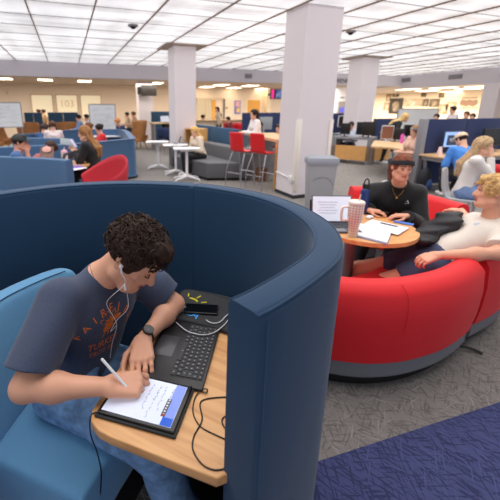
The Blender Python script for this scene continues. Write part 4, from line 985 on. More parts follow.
# whiteboards
def whiteboard(u0,u1,vt,vb,Y,label,zb=None,mk=True):
    a=ay(u0,vt,Y);c=ay(u1,vb,Y); cx=(a.x+c.x)/2; w=abs(c.x-a.x); z0,z1=c.z,a.z; t=thing('whiteboard',label,'whiteboard',(cx,Y,0))
    MB().box((0,0,(z0+z1)/2),(w,.03,z1-z0)).build('board',mat('wb_white',(225,228,232),.25),t)
    fr=MB()
    for dx,dz,sx,sz in ((0,z1,w,.03),(0,z0,w,.03)): fr.box((0,0,dz),(sx,.05,sz))
    for sx in (-1,1): fr.box((sx*w/2,0,(z0+z1)/2),(.03,.05,z1-z0))
    fr.build('frame',steel,t)
    for sx in (-1,1): MB().box((sx*w*.46,.0,z0/2),(.04,.04,z0)).build('leg',steel,t); MB().box((sx*w*.46,0,.04),(.05,.6,.05)).build('foot',steel,t)
    if mk:
        b=MB(); rs=random.Random(int(u0)+5)
        for i in range(26):
            x=rs.uniform(-w*.42,w*.3); z=rs.uniform(z0+.15,z1-.12); b.tube([(x+.05*j,-.018,z+rs.uniform(-.03,.03)) for j in range(rs.randint(3,9))],.004,4)
        o=b.build('writing',mat('marker_grey',(150,155,170),.6),t); o['kind']='stuff'
    return t
whiteboard(-22,23.5,102.5,127,14.4,'mobile whiteboard with faint writing at the left edge of the photo')
whiteboard(88.5,116.5,104.3,131,14.2,'mobile whiteboard with faint writing right of the cream panes')
# partitions
def panel(a,b,z0,z1,th,m,name,label,posts=0,fm=None,cat='partition',top=True,joints=0):
    a=V((a[0],a[1],0));b=V((b[0],b[1],0)); L=(b-a).length; rz=math.atan2(b.y-a.y,b.x-a.x); t=thing(name,label,cat,tuple(a),rz)
    fm=fm or steel; n=max(1,joints+1)
    for i in range(n): MB().box((L*(i+.5)/n,0,(z0+z1)/2),(L/n-.012,th,z1-z0),bev=.01).build('panel',m,t)
    for x in (0,L): MB().box((x,0,z1/2),(.04,th+.01,z1)).build('post',fm,t)
    return t
for (u0,u1,vt,Y,lab,j) in ((24.5,41.3,112.6,16.8,'low blue partition behind the armchairs, left one',1),(48,77,112.4,16.8,'wide low blue partition behind the armchairs, right one',1),(151.5,172,111.5,17.5,'tall blue partition behind the person left of the white column',1)):
    a=ay(u0,vt,Y);c=ay(u1,vt,Y); panel((a.x,Y),(c.x,Y),.05,a.z,.08,teal,'partition_screen',lab,joints=j,fm=teal)
# low teal partition by the sofa
pA=az(193,118,1.22); pB=az(240,131,1.22)
panel((4.06,11.6),(4.06,8.05) ,.05,1.12,.10,teal,'partition_screen','long low teal partition behind the grey sofa',joints=1,fm=teal)
# wood box locker behind blonde woman
t=thing('wooden_cubby','open wooden cubby standing against the white column behind the blonde woman','cubby',(3.40,9.42,0),math.radians(-60))
MB().box((0,.2,.55),(.5,.03,1.1)).build('back_panel',woodp,t)
for sx in (-1,1): MB().box((sx*.235,0,.55),(.03,.42,1.1)).build('side_panel',woodp,t)
for z in (.015,.55,1.085): MB().box((0,0,z),(.44,.42,.03)).build('shelf',woodp,t)
# grey sofa
sf=mat('charcoal_sofa',(92,92,96),.85,bump=.3,bscale=500,sheen=.15)
def G(p): return (p.x,p.y)
t=thing('corner_sofa','charcoal grey sofa with low back, under the blonde woman in cream','sofa',(3.3,8.2,0))
seatp=[(2.95,7.42),(3.92,7.10),(4.0,7.75),(3.55,9.3),(2.72,9.35),(2.62,8.75)]
MB().prism(seatp,.06,.42,bev=.02).build('seat',sf,t,world=True)
MB().prism([(3.66,7.15),(3.94,7.06),(4.02,7.3),(3.72,9.6),(3.45,9.6)],.06,.74,bev=.03).build('backrest',sf,t,world=True)
MB().prism([(2.62,9.2),(3.5,9.3),(3.45,9.62),(2.62,9.5)],.06,.70,bev=.03).build('end_backrest',sf,t,world=True)
for p in ((3.0,7.5),(3.85,7.2),(2.72,8.8),(2.8,9.3)): MB().cyl((p[0],p[1],0),(p[0],p[1],.07),.02).build('foot',blk,t,world=True)
# white flip tables
def flip_table(loc,rz,label,w=.62,d=.42,h=.77):
    t=thing('cafe_table',label,'table',tuple(loc),rz,'white pedestal tables by the grey sofa')
    MB().prism([(-w/2,-d/2),(w/2-.1,-d/2),(w/2,-d/2+.1),(w/2,d/2-.1),(w/2-.1,d/2),(-w/2,d/2)],h-.025,h,bev=.006).build('tabletop',white,t)
    MB().cyl((0,0,.08),(0,0,h-.05),.032,.032,16).build('column',white,t); MB().box((0,0,h-.05),(.3,.16,.05),bev=.01).build('bracket',white,t)
    for a in (35,145,215,325):
        r=math.radians(a); MB().tube([(0,0,.12),(.12*math.cos(r),.12*math.sin(r),.09),(.34*math.cos(r),.30*math.sin(r),.055)],[.028,.024,.016],8).build('leg',white,t); MB().sphere((.34*math.cos(r),.30*math.sin(r),.028),.028,8).build('caster',mat('caster',(200,200,202),.5),t)
    return t
flip_table((2.28,9.45,0),math.radians(-15),'white pedestal table standing empty, left of the other two')
flip_table((2.50,8.45,0),math.radians(-12),'white pedestal table carrying the white laptop, middle of three')
flip_table((2.52,7.62,0),math.radians(-12),'white pedestal table nearest, in front of the blonde woman')
laptop((2.50,8.52,.77),math.radians(-100),'white laptop open on the middle pedestal table',.30,.21,body=(215,215,218),on=0)
# bar table and stools
bt=thing('bar_table','high wooden bar table with panel leg beside the big column','bar table',(3.9,6.5,0))
e0=az(244,132.5,1.02); e1=ay(277,140,5.9)
bp0=V((e0.x,e0.y)); 
TBz=ay(276.5,140.5,5.98).z
nl=ay(277,140.5,6.12); fl_=az(244.5,133,TBz)
print('bar',TBz,nl,fl_)
dirb=V((nl.x-fl_.x,nl.y-fl_.y)).normalized(); nb=V((-dirb.y,dirb.x)); nb=nb if nb.x>0 else -nb
q=[(nl.x,nl.y),(fl_.x,fl_.y),(fl_.x+nb.x*.75,fl_.y+nb.y*.75),(nl.x+nb.x*.75,nl.y+nb.y*.75)]
MB().prism(q,TBz-.055,TBz).build('tabletop',deskw,bt,world=True)
MB().prism([(nl.x,nl.y),(nl.x-dirb.x*.05,nl.y-dirb.y*.05),(nl.x-dirb.x*.05+nb.x*.75,nl.y-dirb.y*.05+nb.y*.75),(nl.x+nb.x*.75,nl.y+nb.y*.75)],0,TBz-.055).build('panel_leg',woodp,bt,world=True)
MB().prism([(fl_.x+dirb.x*.3,fl_.y+dirb.y*.3),(fl_.x+dirb.x*.35,fl_.y+dirb.y*.35),(fl_.x+dirb.x*.35+nb.x*.75,fl_.y+dirb.y*.35+nb.y*.75),(fl_.x+dirb.x*.3+nb.x*.75,fl_.y+dirb.y*.3+nb.y*.75)],0,TBz-.055).build('panel_leg',steel,bt,world=True)
def bar_stool(loc,rz,label):
    t=thing('bar_stool',label,'bar stool',tuple(loc),rz,'red bar stools at the high table')
    vs=[];fs=[];nx=7;prof=[(.20,.76),(.19,.74),(.05,.735),(-.10,.735),(-.18,.755),(-.205,.80),(-.225,.92),(-.245,1.05),(-.26,1.17)]
    for y,z in prof:
        for i in range(nx):
            a=-1+2*i/(nx-1); wd=.21 if z<.8 else .19+.0*(z); vs.append((a*wd,y+(.025*a*a if z>.78 else 0),z+(.02*a*a if z<.78 else 0)))
    for r in range(len(prof)-1):
        for i in range(nx-1): fs.append((r*nx+i,r*nx+i+1,(r+1)*nx+i+1,(r+1)*nx+i))
    o=MB().add(vs,fs,True).build('seat_shell',redp,t); md=o.modifiers.new('t','SOLIDIFY'); md.thickness=.018; m2=o.modifiers.new('s','SUBSURF'); m2.levels=1; m2.render_levels=1
    for sx in (-1,1):
        MB().tube([(sx*.17,.10,.73),(sx*.205,.20,.36),(sx*.21,.20,.0)],.011,8).build('leg',chrome,t)
        MB().tube([(sx*.17,-.12,.73),(sx*.215,-.26,.36),(sx*.22,-.27,.0)],.011,8).build('leg',chrome,t)
        MB().tube([(sx*.17,-.12,.725),(sx*.17,.12,.725)],.011,8).build('seat_rail',chrome,t)
    MB().tube([(-.208,.20,.30),(.208,.20,.30)],.010,8).build('footrest',chrome,t); MB().tube([(-.218,-.262,.30),(.218,-.262,.30)],.010,8).build('footrest',chrome,t)
    return t
s1=bar_stool((3.50,6.75,0),math.radians(-68),'red bar stool at the high table, left of the two nearest')
s2=bar_stool((3.76,6.32,0),math.radians(-68),'red bar stool at the high table, closest to the big column')
s3=copy_tree(s1); s3.location=(4.75,7.1,0); s3.rotation_euler=(0,0,math.radians(112)); s3['label']='red bar stool on the far side of the high table, beside the woman in white'
w=thing('waste_basket','small brown waste basket on the floor under the high table','waste basket',(4.15,7.0,0)); MB().lathe([(.12,0),(.15,.30),(.14,.30),(.11,.02)],(0,0,0),16).build('basket',mat('basket_brown',(120,85,58),.8,bump=.5,bscale=60),w)
# trash can (slim container with sloped lid)
tc_=thing('trash_can','tall grey slim trash can with lid standing before the big column','trash can',(3.86,4.62,0),math.radians(-22))
gm2=mat('can_grey',(160,163,168),.5); tc_.scale=(.92,.92,1.0); 
def loftbox(secs,m,name,parent):
    vs=[];fs=[]
    for (w,d,z,r) in secs:
        for (o_,z_) in rrect(-w/2,w/2,-d/2,d/2,r,4): vs.append((o_,z_,z))
    K=20
    for i in range(len(secs)-1):
        for k in range(K): fs.append((i*K+k,i*K+(k+1)%K,(i+1)*K+(k+1)%K,(i+1)*K+k))
    fs+=[tuple(range(K))[::-1],tuple(range((len(secs)-1)*K,len(secs)*K))]
    return MB().add(vs,fs,True).build(name,m,parent)
loftbox([(.40,.22,0,.03),(.42,.23,.02,.03),(.50,.28,.77,.03)],gm2,'body',tc_)
loftbox([(.515,.30,.765,.03),(.52,.305,.78,.03)],mat('bag_white',(200,202,205),.5),'liner_rim',tc_)
loftbox([(.54,.32,.775,.03),(.545,.325,.83,.03),(.53,.31,.845,.03),(.52,.30,.87,.04),(.42,.22,.895,.05),(.38,.18,.88,.04)],mat('lid_grey',(138,142,152),.45),'lid',tc_)
MB().tube([(-.17,-.126,.50),(-.05,-.135,.555),(.10,-.132,.54),(.20,-.126,.42)],.006,6,5).build('handle_groove',mat('can_dark',(110,113,120),.5),tc_)
# tv screens
t=thing('wall_screen','black screen on a bracket hanging from the white pilaster','screen',tuple(ay(148.5,90.5,18.2))); tl=t.location.copy()
a=ay(141,85,18.2); c=ay(156.5,96,18.2); MB().box(((a.x+c.x)/2,18.2,(a.z+c.z)/2),(c.x-a.x,.08,a.z-c.z),bev=.01).build('screen_panel',mat('tv_black',(62,58,56),.3),t,world=True)
MB().box((a.x+.1,18.35,(a.z+c.z)/2),(.5,.35,.35)).build('bracket',blk,t,world=True)
t=thing('wall_television','wall television showing a blue and pink picture left of the big column','television',tuple(ay(277,94.5,13.8)))
a=ay(270.8,88.8,13.8); c=ay(287,99.2,13.8); MB().box(((a.x+c.x)/2,13.8,(a.z+c.z)/2),(c.x-a.x,.07,a.z-c.z)).build('housing',blk,t,world=True)
def tvmat():
    m=bpy.data.materials.new('tv_picture'); m.use_nodes=True; nt=m.node_tree; b=nt.nodes['Principled BSDF']; tc=nt.nodes.new('ShaderNodeTexCoord'); v=nt.nodes.new('ShaderNodeTexNoise'); v.inputs['Scale'].default_value=5
    nt.links.new(tc.outputs['Object'],v.inputs[0]); r=nt.nodes.new('ShaderNodeValToRGB'); r.color_ramp.elements[0].position=.4; r.color_ramp.elements[0].color=(*s2l((35,45,120)),1); r.color_ramp.elements[1].position=.62; r.color_ramp.elements[1].color=(*s2l((160,180,225)),1)
    nt.links.new(v.outputs[0],r.inputs[0]); nt.links.new(r.outputs[0],b.inputs['Emission Color']); b.inputs['Emission Strength'].default_value=.5; b.inputs['Base Color'].default_value=(.02,.03,.08,1); return m
MB().box(((a.x+c.x)/2+.1,13.755,(a.z+c.z)/2),(c.x-a.x-.3,.02,a.z-c.z-.05)).build('screen',tvmat(),t,world=True)
MB().box((a.x+.08,13.755,(a.z+c.z)/2),(.12,.02,a.z-c.z-.05)).build('pink_strip',mat('tv_pink',(220,40,130),.4,emit=(220,40,130),estr=.7),t,world=True)
MB().box(((a.x+c.x)/2,14.25,(a.z+c.z)/2),(.1,.85,.1)).build('mount',blk,t,world=True)
# reception counter and navy partition left of the column
panel((6.0,11.6),(8.0,11.6),.05,ay(262,112.7,11.6).z,.08,navy,'partition_screen','navy partition behind the woman in white at the high table',fm=navy)
rc=thing('reception_counter','long pale reception counter behind the low teal partition','counter',(7,15.5,0)); MB().box((7,15.5,.55),(5.6,.5,1.06)).build('front',cream,rc,world=True); MB().box((7,15.45,1.1),(5.7,.65,.05)).build('countertop',deskw,rc,world=True)
def simple_chair(loc,rz,label,m,group=None,hs=1.,name='task_chair'):
    t=thing(name,label,'chair',tuple(loc),rz,group)
    MB().box((0,0,.45*hs),(.44,.42,.05),bev=.02).build('seat',m,t); 
    vs=[];fs=[]
    for j,(z,y) in enumerate(((.50,.20),(.65,.235),(.80,.25),(.90,.255))):
        for i in range(7): a=-1+i/3; vs.append((a*.21,y-.05*a*a,z*hs))
    for j in range(3):
        for i in range(6): fs.append((j*7+i,j*7+i+1,(j+1)*7+i+1,(j+1)*7+i))
    o=MB().add(vs,fs,True).build('backrest',m,t); md=o.modifiers.new('t','SOLIDIFY'); md.thickness=.02
    for sx in (-1,1):
        for sy in (-1,1): MB().cyl((sx*.18,sy*.16,.44*hs),(sx*.23,sy*.21,0),.012,.010,8).build('leg',chrome,t)
    return t
for i,(u,v,Y) in enumerate(((226,119,14.6),(234,119.5,14.4),(239,119.5,14.2))):
    p=ay(u,v,Y); simple_chair((p.x,Y,p.z-.80),math.radians(180),['red chair in reception, left of three','red chair in reception, middle of three','red chair in reception, right of three'][i],redp,'red chairs in the reception area').location.z=.12
for i,(u,v,Y) in enumerate(((164,128,13.2),(171,131,12.4))):
    p=ay(u,v,Y); simple_chair((p.x,Y,0),math.radians(150),['dark blue chair beyond the empty pedestal table','dark blue chair touching the left edge of the white column'][i],navy,'dark blue chairs left of the white column',1.05)
monitor(ay(274.5,133,8.6) if False else (5.15,8.7,.95),math.radians(170),'grey framed monitor beside the big column, behind the high table',.5,.34,.12,frame=(150,155,160))
dk_=thing('computer_desk','tall grey desk holding the grey framed monitor behind the high table','desk',(5.15,8.7,0)); MB().box((0,0,.93),(1.2,.6,.04)).build('worktop',steel,dk_); [MB().box((sx*.55,0,.455),(.05,.5,.91)).build('leg',steel,dk_) for sx in (-1,1)]
# ---- central desk cluster
dc=thing('computer_desk','grey framed computer desk with wooden front panel right of the big column','desk',(7.4,8,0))
A=az(331,143.5,.80);B=az(370,145.5,.80)
def slab(a,b,wd,z0,z1,name,m,parent):       # box between two ground points, extends away from the camera
    a=V((a[0],a[1]));b=V((b[0],b[1])); d=(b-a).normalized(); n=V((-d.y,d.x)); 
    if n.dot(a)<0: n=-n
    return MB().prism([tuple(a),tuple(b),tuple(b+n*wd),tuple(a+n*wd)],z0,z1).build(name,m,parent,world=True)
Fa=az(331,160,.12); Fb=az(370,163,.12); gA=az(330,162,0); gB=az(368.5,165.5,0)
slab(G(gA),G(gB),.75,.74,.80,'worktop',steel,dc)
slab(G(gA),G(gB),.04,.12,.55,'wood_front',woodp,dc)
for p,q in ((gA,gB),(gB,gA)):
    d=V((q.x-p.x,q.y-p.y)).normalized(); slab((p.x,p.y),(p.x+d.x*.12,p.y+d.y*.12),.75,0,.74,'side_leg',steel,dc)
dd=V((gB.x-gA.x,gB.y-gA.y)).normalized(); nn=V((-dd.y,dd.x)); nn=nn if nn.y>0 else -nn; ang=math.atan2(dd.y,dd.x)
def onC(f,bk,z=.80): L=(V(G(gB))-V(G(gA))).length; return (gA.x+dd.x*L*f+nn.x*bk,gA.y+dd.y*L*f+nn.y*bk,z)
monitor(onC(.24,.30),ang+PI,'black monitor seen from behind in front of the person with headphones',.30,.34,.06)
monitor(onC(.72,.34),ang+PI-.25,'black monitor seen from behind, left of the pair before the white column',.50,.38,.06)
monitor(onC(.86,.22),ang+PI+.35,'black monitor seen from behind, right of the pair before the white column',.36,.40,.06)
a=az(332,113.5,1.32); 
panel(G(ay(330,113.5,10.9)),G(ay(352,114,10.9)),.05,ay(340,113.2,10.9).z,.08,navy,'partition_screen','navy partition behind the person with headphones',fm=navy)
panel(G(ay(375,118.6,9.9)),G(ay(400,118.8,9.9)),.05,ay(385,118.5,9.9).z,.08,navy,'partition_screen','navy partition behind the bending blonde woman',fm=navy)
monitor(G(ay(341.5,130,10.5))+(.74,),0,'white framed monitor against the navy partition behind the headphones person',.40,.40,.24,frame=(225,225,228))
_q=ay(341.5,130,10.5); dk2=thing('computer_desk','plain grey desk under the white framed monitor against the navy partition','desk',(_q.x,_q.y,0)); MB().box((-.1,.1,.72),(.46,.4,.04)).build('worktop',steel,dk2); [MB().box((-.1+sx*.2,.1,.35),(.04,.36,.70)).build('leg',steel,dk2) for sx in (-1,1)]
# second desk (wood top) further right
d2=thing('computer_desk','pale wood topped desk right of the grey framed desk, under the pink bottle','desk',(8.6,7.6,0))
P0=az(371,143,.74);P1=az(421,149.5,.74)
q0=az(371,144.5,.74); q1=az(418,153,.74)
pl2=[G(az(371,146,.74)),G(az(392,147.5,.74)),G(az(421,152,.74)),G(az(428,143.5,.74)),G(az(398,140.5,.74)),G(az(374,140.5,.74))]
MB().prism(pl2,.70,.74).build('worktop',deskw,d2,world=True)
slab(G(az(373.5,161,.1)),G(az(389,160,.1)),.04,.12,.56,'wood_front',woodp,d2)
for (u,v) in ((377,161),(385,161),(392,163)): p=az(u,v,0); MB().box((p.x,p.y,.35),(.06,.06,.70)).build('leg',steel,d2,world=True)
m_=az(397,150,.5); slab(G(az(388,160,.0)),G(az(408,163,.0)),.03,.36,.70,'modesty_panel',mat('modesty_grey',(185,187,192),.5),d2)
def onw(u,v,z): q=az(u,v,z); return (q.x,q.y,z)
t=monitor(onw(386,141.5,.74),ang+.3,'white tilted all-in-one computer with brown screen',.30,.38,.06,screen=(120,80,65),frame=(225,225,228),on=.2)
monitor(onw(395,141.5,.74),ang+PI,'black monitor seen from behind beside the pink bottle',.40,.30,.06)
monitor(onw(409,139,.74),ang+PI-.4,'black monitor facing the person with the headband',.42,.34,.08)
laptop(onw(414,143,.74),ang+2.6,'dark laptop before the person with the headband',.3,.2,on=0)
bo=thing('water_bottle','pink water bottle on the pale wooden desk','bottle',onw(401.5,143,.74)); MB().lathe([(.040,0),(.042,.02),(.042,.20),(.028,.235)]).build('body',mat('bottle_pink',(225,90,190),.4),bo); MB().cyl((0,0,.235),(0,0,.275),.024).build('cap',mat('cap_purple',(90,50,110),.4),bo)
# large whiteboard far right
whiteboard(398.5,433.5,108.8,136,11.4,'large pale whiteboard behind the bending blonde woman',mk=False)
# ---- right workstation
ws=panel((6.86,5.25),(10.6,5.25),.05,1.43,.09,navy,'partition_screen','tall navy partition with grey end post behind the computers on the right',joints=2,fm=steel)
MB().box((0.0,0,.72),(.13,.13,1.44),bev=.01).build('end_post',steel,ws)
rd=thing('computer_desk','pale wooden desk with grey slanted legs before the navy partition, carrying the lit monitor','desk',(7.9,4.9,0))
MB().prism([(6.80,5.19),(6.76,4.60),(9.9,4.45),(9.9,5.19)],.70,.73).build('worktop',deskw,rd,world=True)
MB().prism([(6.84,5.15),(6.80,4.64),(9.85,4.50),(9.85,5.15)],.62,.70).build('apron',steel,rd,world=True)
MB().tube([(6.85,4.66,.66),(6.98,4.68,.03)],.035,4).build('leg',steel,rd,world=True); MB().tube([(6.9,5.12,.66),(7.02,5.1,.03)],.035,4).build('leg',steel,rd,world=True); MB().box((7.0,4.88,.025),(.07,.62,.05)).build('foot_rail',steel,rd,world=True)
monitor((7.48,5.02,.73),math.radians(-6),'lit monitor with pale blue screen and dark window on the right desk',.50,.33,.13,screen=(150,185,245),frame=(60,70,90),on=.5,sub=(40,55,80))
monitor((8.75,5.0,.73),math.radians(-8),'dark switched off monitor at the right edge of the photo',.62,.36,.13)
o=thing('sign_holder','small red and white tent card standing on the right desk','table sign',(7.02,4.92,.73)); MB().add([(-.05,-.03,0),(.05,-.03,0),(.05,.03,0),(-.05,.03,0),(-.045,0,.17),(.045,0,.17)],[(0,1,5,4),(2,3,4,5),(1,2,5),(3,0,4),(0,3,2,1)]).build('card',mat('card_pink',(232,205,205),.6),o); MB().box((0,-.016,.12),(.085,.004,.05),M=Matrix.Rotation(math.radians(-10),4,'X')).build('red_band',mat('card_red',(170,40,50),.6),o)
t=thing('shell_chair','light grey shell chair under the woman in the white sweater','chair',(5.02,3.12,0),math.radians(28))
vs=[];fs=[];prof=[(-.22,.44),(-.05,.43),(.12,.435),(.20,.47),(.235,.58),(.255,.72),(.27,.84)]
for y,z in prof:
    for i in range(7): a=-1+i/3; vs.append((a*(.225 if z<.7 else .20),y-(.05*a*a if z>.45 else 0),z+(.02*a*a if z<.46 else 0)))
for r in range(len(prof)-1):
    for i in range(6): fs.append((r*7+i,r*7+i+1,(r+1)*7+i+1,(r+1)*7+i))
o=MB().add(vs,fs,True).build('shell',mat('shell_grey',(176,180,186),.4),t); md=o.modifiers.new('t','SOLIDIFY'); md.thickness=.015; m2=o.modifiers.new('s','SUBSURF'); m2.levels=1; m2.render_levels=1
for sx in (-1,1):
    for sy in (-1,1): MB().cyl((sx*.16,sy*.14,.43),(sx*.22,sy*.20,0),.012,.010,8).build('leg',chrome,t)
t=simple_chair((5.75,3.15,0),math.radians(105),'red chair beyond the woman in the white sweater, at the right edge',redp)
bp_=thing('backpack','black and blue backpack standing on the floor left of the grey desk leg','backpack',(6.75,4.95,0),.5)
MB().sphere((0,0,.24),(.19,.13,.24),16).build('body',mat('pack_black',(22,24,32),.8),bp_); MB().sphere((-.03,-.09,.16),(.13,.07,.13),12).build('pocket',mat('pack_blue',(50,75,125),.8),bp_); MB().box((-.03,-.155,.17),(.05,.01,.03)).build('label_patch',mat('pack_label',(150,170,200),.6),bp_); MB().tube([(-.03,0,.47),(0,0,.51),(.03,0,.47)],.008,6,4).build('top_handle',blk,bp_)
# ================= RED BOOTH =================
rt=thing('red_sofa','curved red sofa with grey band and black plinth around the small round table','sofa',(2.4,2.2,0))
S1=sp2([(1.02,2.25),(1.05,1.85),(1.20,1.52),(1.42,1.32),(1.68,1.22),(1.98,1.20),(2.22,1.23),(2.42,1.28)],5)
S2=sp2([(2.515,1.31),(2.80,1.35),(3.08,1.43),(3.33,1.58),(3.50,1.80),(3.56,2.02)],5)
S3=sp2([(3.58,2.12),(3.62,2.5),(3.55,2.85),(3.36,3.08),(3.12,3.2)],5)
for S,tp_ in ((S1,.70),(S2,.70),(S3,.76)):
    MB().sweep(S,rrect(.05,.13,.0,.09,.01,2)).build('plinth',blackp,rt,world=True)
    MB().sweep(S,rrect(.0,.62,.085,.205,.02,3)).build('grey_band',greyf,rt,world=True)
    MB().sweep(S,[(-.012,.205),(-.03,.34),(-.035,.5),(-.02,.64),(.0,tp_-.035),(.03,tp_-.008),(.075,tp_),(.12,tp_-.010),(.15,tp_-.04),(.165,.5),(.19,.38),(.19,.205)]).build('backrest',redf,rt,world=True)
    MB().sweep(S,rrect(.17,.64,.2,.43,.035,3)).build('seat_cushion',redf,rt,world=True)
mid=S1[int(len(S1)*.56)]
MB().tube([(mid[0]+.0,mid[1]-.013,.21),(mid[0]+.0,mid[1]-.037,.5),(mid[0],mid[1]-.020,.64),(mid[0]+.0,mid[1]+.03,.694)],.0012,5,4).build('seam',mat('seam_red',(192,14,22),.9),rt,world=True)
MB().tube([(2.43,1.34,.03),(2.49,1.29,.03),(2.53,1.26,.02),(2.55,1.225,.012)],.010,8,3).build('caster_bracket',blackp,rt,world=True)
# round table
TR=.745; rc_=(2.14,2.0)
t=thing('round_table','small round wooden table with grey column inside the red sofa','table',(rc_[0],rc_[1],0))
wood2=woodmat('beech_laminate_round',(226,168,108),(206,144,86),math.radians(10))
MB().cyl((0,0,TR-.03),(0,0,TR),.385,n=56).build('tabletop',wood2,t); MB().cyl((-.05,.06,.02),(-.05,.06,TR-.03),.045,n=20).build('column',mat('col_grey',(120,120,125),.4,metal=.4),t); MB().lathe([(.24,0),(.24,.015),(.06,.03),(.05,.05)],(-.05,.06,0)).build('foot',steel,t)
# tumbler
tb=thing('tumbler','tall cream checkered tumbler with handle and straw on the round table','tumbler',(1.885,1.845,TR),math.radians(160))
def tumbm():
    m=bpy.data.materials.new('checker_pattern'); m.use_nodes=True; nt=m.node_tree; b=nt.nodes['Principled BSDF']; tc=nt.nodes.new('ShaderNodeTexCoord'); sx=nt.nodes.new('ShaderNodeSeparateXYZ'); nt.links.new(tc.outputs['Object'],sx.inputs[0])
    at=nt.nodes.new('ShaderNodeMath'); at.operation='ARCTAN2'; nt.links.new(sx.outputs[1],at.inputs[0]); nt.links.new(sx.outputs[0],at.inputs[1])
    def lin(a,ka,b_,kb):
        p=nt.nodes.new('ShaderNodeMath'); p.operation='MULTIPLY'; nt.links.new(a,p.inputs[0]); p.inputs[1].default_value=ka
        q=nt.nodes.new('ShaderNodeMath'); q.operation='MULTIPLY_ADD'; nt.links.new(b_,q.inputs[0]); q.inputs[1].default_value=kb; nt.links.new(p.outputs[0],q.inputs[2]); return q.outputs[0]
    cm=nt.nodes.new('ShaderNodeCombineXYZ'); nt.links.new(lin(at.outputs[0],16/(2*PI),sx.outputs[2],52),cm.inputs[0]); nt.links.new(lin(at.outputs[0],16/(2*PI),sx.outputs[2],-52),cm.inputs[1]); cm.inputs[2].default_value=.5
    ch=nt.nodes.new('ShaderNodeTexChecker'); ch.inputs['Scale'].default_value=1; ch.inputs['Color1'].default_value=(*s2l((198,184,170)),1); ch.inputs['Color2'].default_value=(*s2l((240,230,220)),1); nt.links.new(cm.outputs[0],ch.inputs[0]); nt.links.new(ch.outputs[0],b.inputs['Base Color']); b.inputs['Roughness'].default_value=.4; return m
tbc=mat('tumbler_cream',(235,222,210),.4)
MB().lathe([(.030,0),(.033,.004),(.038,.10),(.050,.118),(.054,.235),(.053,.25)],n=32).build('body',tumbm(),tb); MB().lathe([(.054,.246),(.056,.25),(.056,.262),(.050,.268)],n=32).build('lid',tbc,tb)
MB().tube([(.050,0,.225),(.085,0,.225),(.100,0,.21),(.100,0,.15),(.090,0,.125),(.048,0,.13)],.0095,8,4).build('handle',tbc,tb); MB().cyl((-.012,0,.25),(-.020,0,.315),.0045,n=8).build('straw',mat('straw_tan',(225,190,150),.4),tb)
# navy bottle
nb_=thing('water_bottle','navy blue water bottle with black loop cap behind the checkered tumbler','bottle',(2.40,2.27,TR))
MB().lathe([(.036,0),(.038,.006),(.038,.20),(.034,.218),(.024,.228)],n=28).build('body',mat('navy_bottle',(28,52,112),.35),nb_); MB().lathe([(.027,.228),(.029,.232),(.029,.262),(.026,.268)],n=24).build('cap',blk,nb_)
MB().tube([(-.026,0,.262),(-.026,0,.285),(-.015,0,.305),(0,0,.312),(.015,0,.305),(.026,0,.285),(.026,0,.262)],.0055,8,3).build('loop_handle',blk,nb_)
# open laptop on the table: screen faces the camera side right
lp=laptop((1.885,2.02,TR),math.radians(-22),'open silver laptop with lit white page beside the checkered tumbler',.32,.22,105,body=(88,90,98),screen=(224,228,242),on=.25)
tb2=thing('tablet','black tablet propped up behind the open laptop on the round table','tablet',(2.12,2.33,TR))
Mq=Matrix.Translation((1.98,2.28,TR+.10))@Matrix.Rotation(math.radians(-25),4,'Z')@Matrix.Rotation(math.radians(20),4,'X')@Matrix.Rotation(math.radians(-8),4,'Y')
MB().box((0,0,0),(.24,.012,.17),bev=.004,M=Mq).build('body',blk,tb2,world=True); MB().box((0,-.0065,0),(.22,.001,.15),M=Mq).build('screen',mat('dark_glass',(10,12,16),.1),tb2,world=True)
# papers
def sheet(name,label,quad,z,th,m,cat):
    o=MB().prism([G(az(u,v,z)) for u,v in quad],z,z+th).build(name,m); tag(o,label,cat); return o
paper=mat('paper_white',(232,232,238),.7)
nbk=thing('notebook','open white notebook with thick pages at the front of the round table','notebook',(2.1,1.85,TR))
MB().prism([G(az(u,v,TR)) for u,v in ((355,236),(359,224.5),(392,231),(387,244))],TR,TR+.012).build('pages',paper,nbk,world=True)
MB().prism([G(az(u,v,TR)) for u,v in ((354,236.8),(358.5,224),(393,231),(387.3,245))],TR-.0,TR+.002).build('cover',mat('nb_cover',(110,105,130),.7),nbk,world=True)
sheet('paper_sheet','white sheets of paper lying behind the notebook on the round table',((362,225),(372,219.5),(409,228),(398,235)),TR+.0125,.002,paper,'paper')
pn=MB().tube([az(380.5,222.6,TR+.022),az(397.5,226.5,TR+.022)],.0042,8).build('pen',blk); tag(pn,'black pen lying on the white sheets on the round table','pen')
ph2=thing('smartphone','bright blue phone lying on the round table before the woman in black','phone',(2.5,1.95,TR)); a=az(394,221.8,TR);c=az(413.5,225.5,TR); m_=(a+c)/2; MB().box((0,0,.005),((c-a).length,.052,.010),bev=.004,M=quadM((m_.x,m_.y),(c.x-a.x,c.y-a.y),TR)).build('body',mat('phone_blue',(70,120,205),.4),ph2,world=True)
er=thing('glasses_case','small dark case beside the navy bottle on the round table','case',(2.52,2.16,TR)); MB().box((2.50,2.18,TR+.016),(.15,.06,.03),rz=-.3,bev=.012).build('body',blk,er,world=True)
wb_=thing('earbud_case','tiny white earbud case on the round table behind the sheets','case',(2.36,2.14,TR)); MB().box((2.335,2.13,TR+.013),(.06,.045,.024),rz=.2,bev=.010).build('body',paper,wb_,world=True)
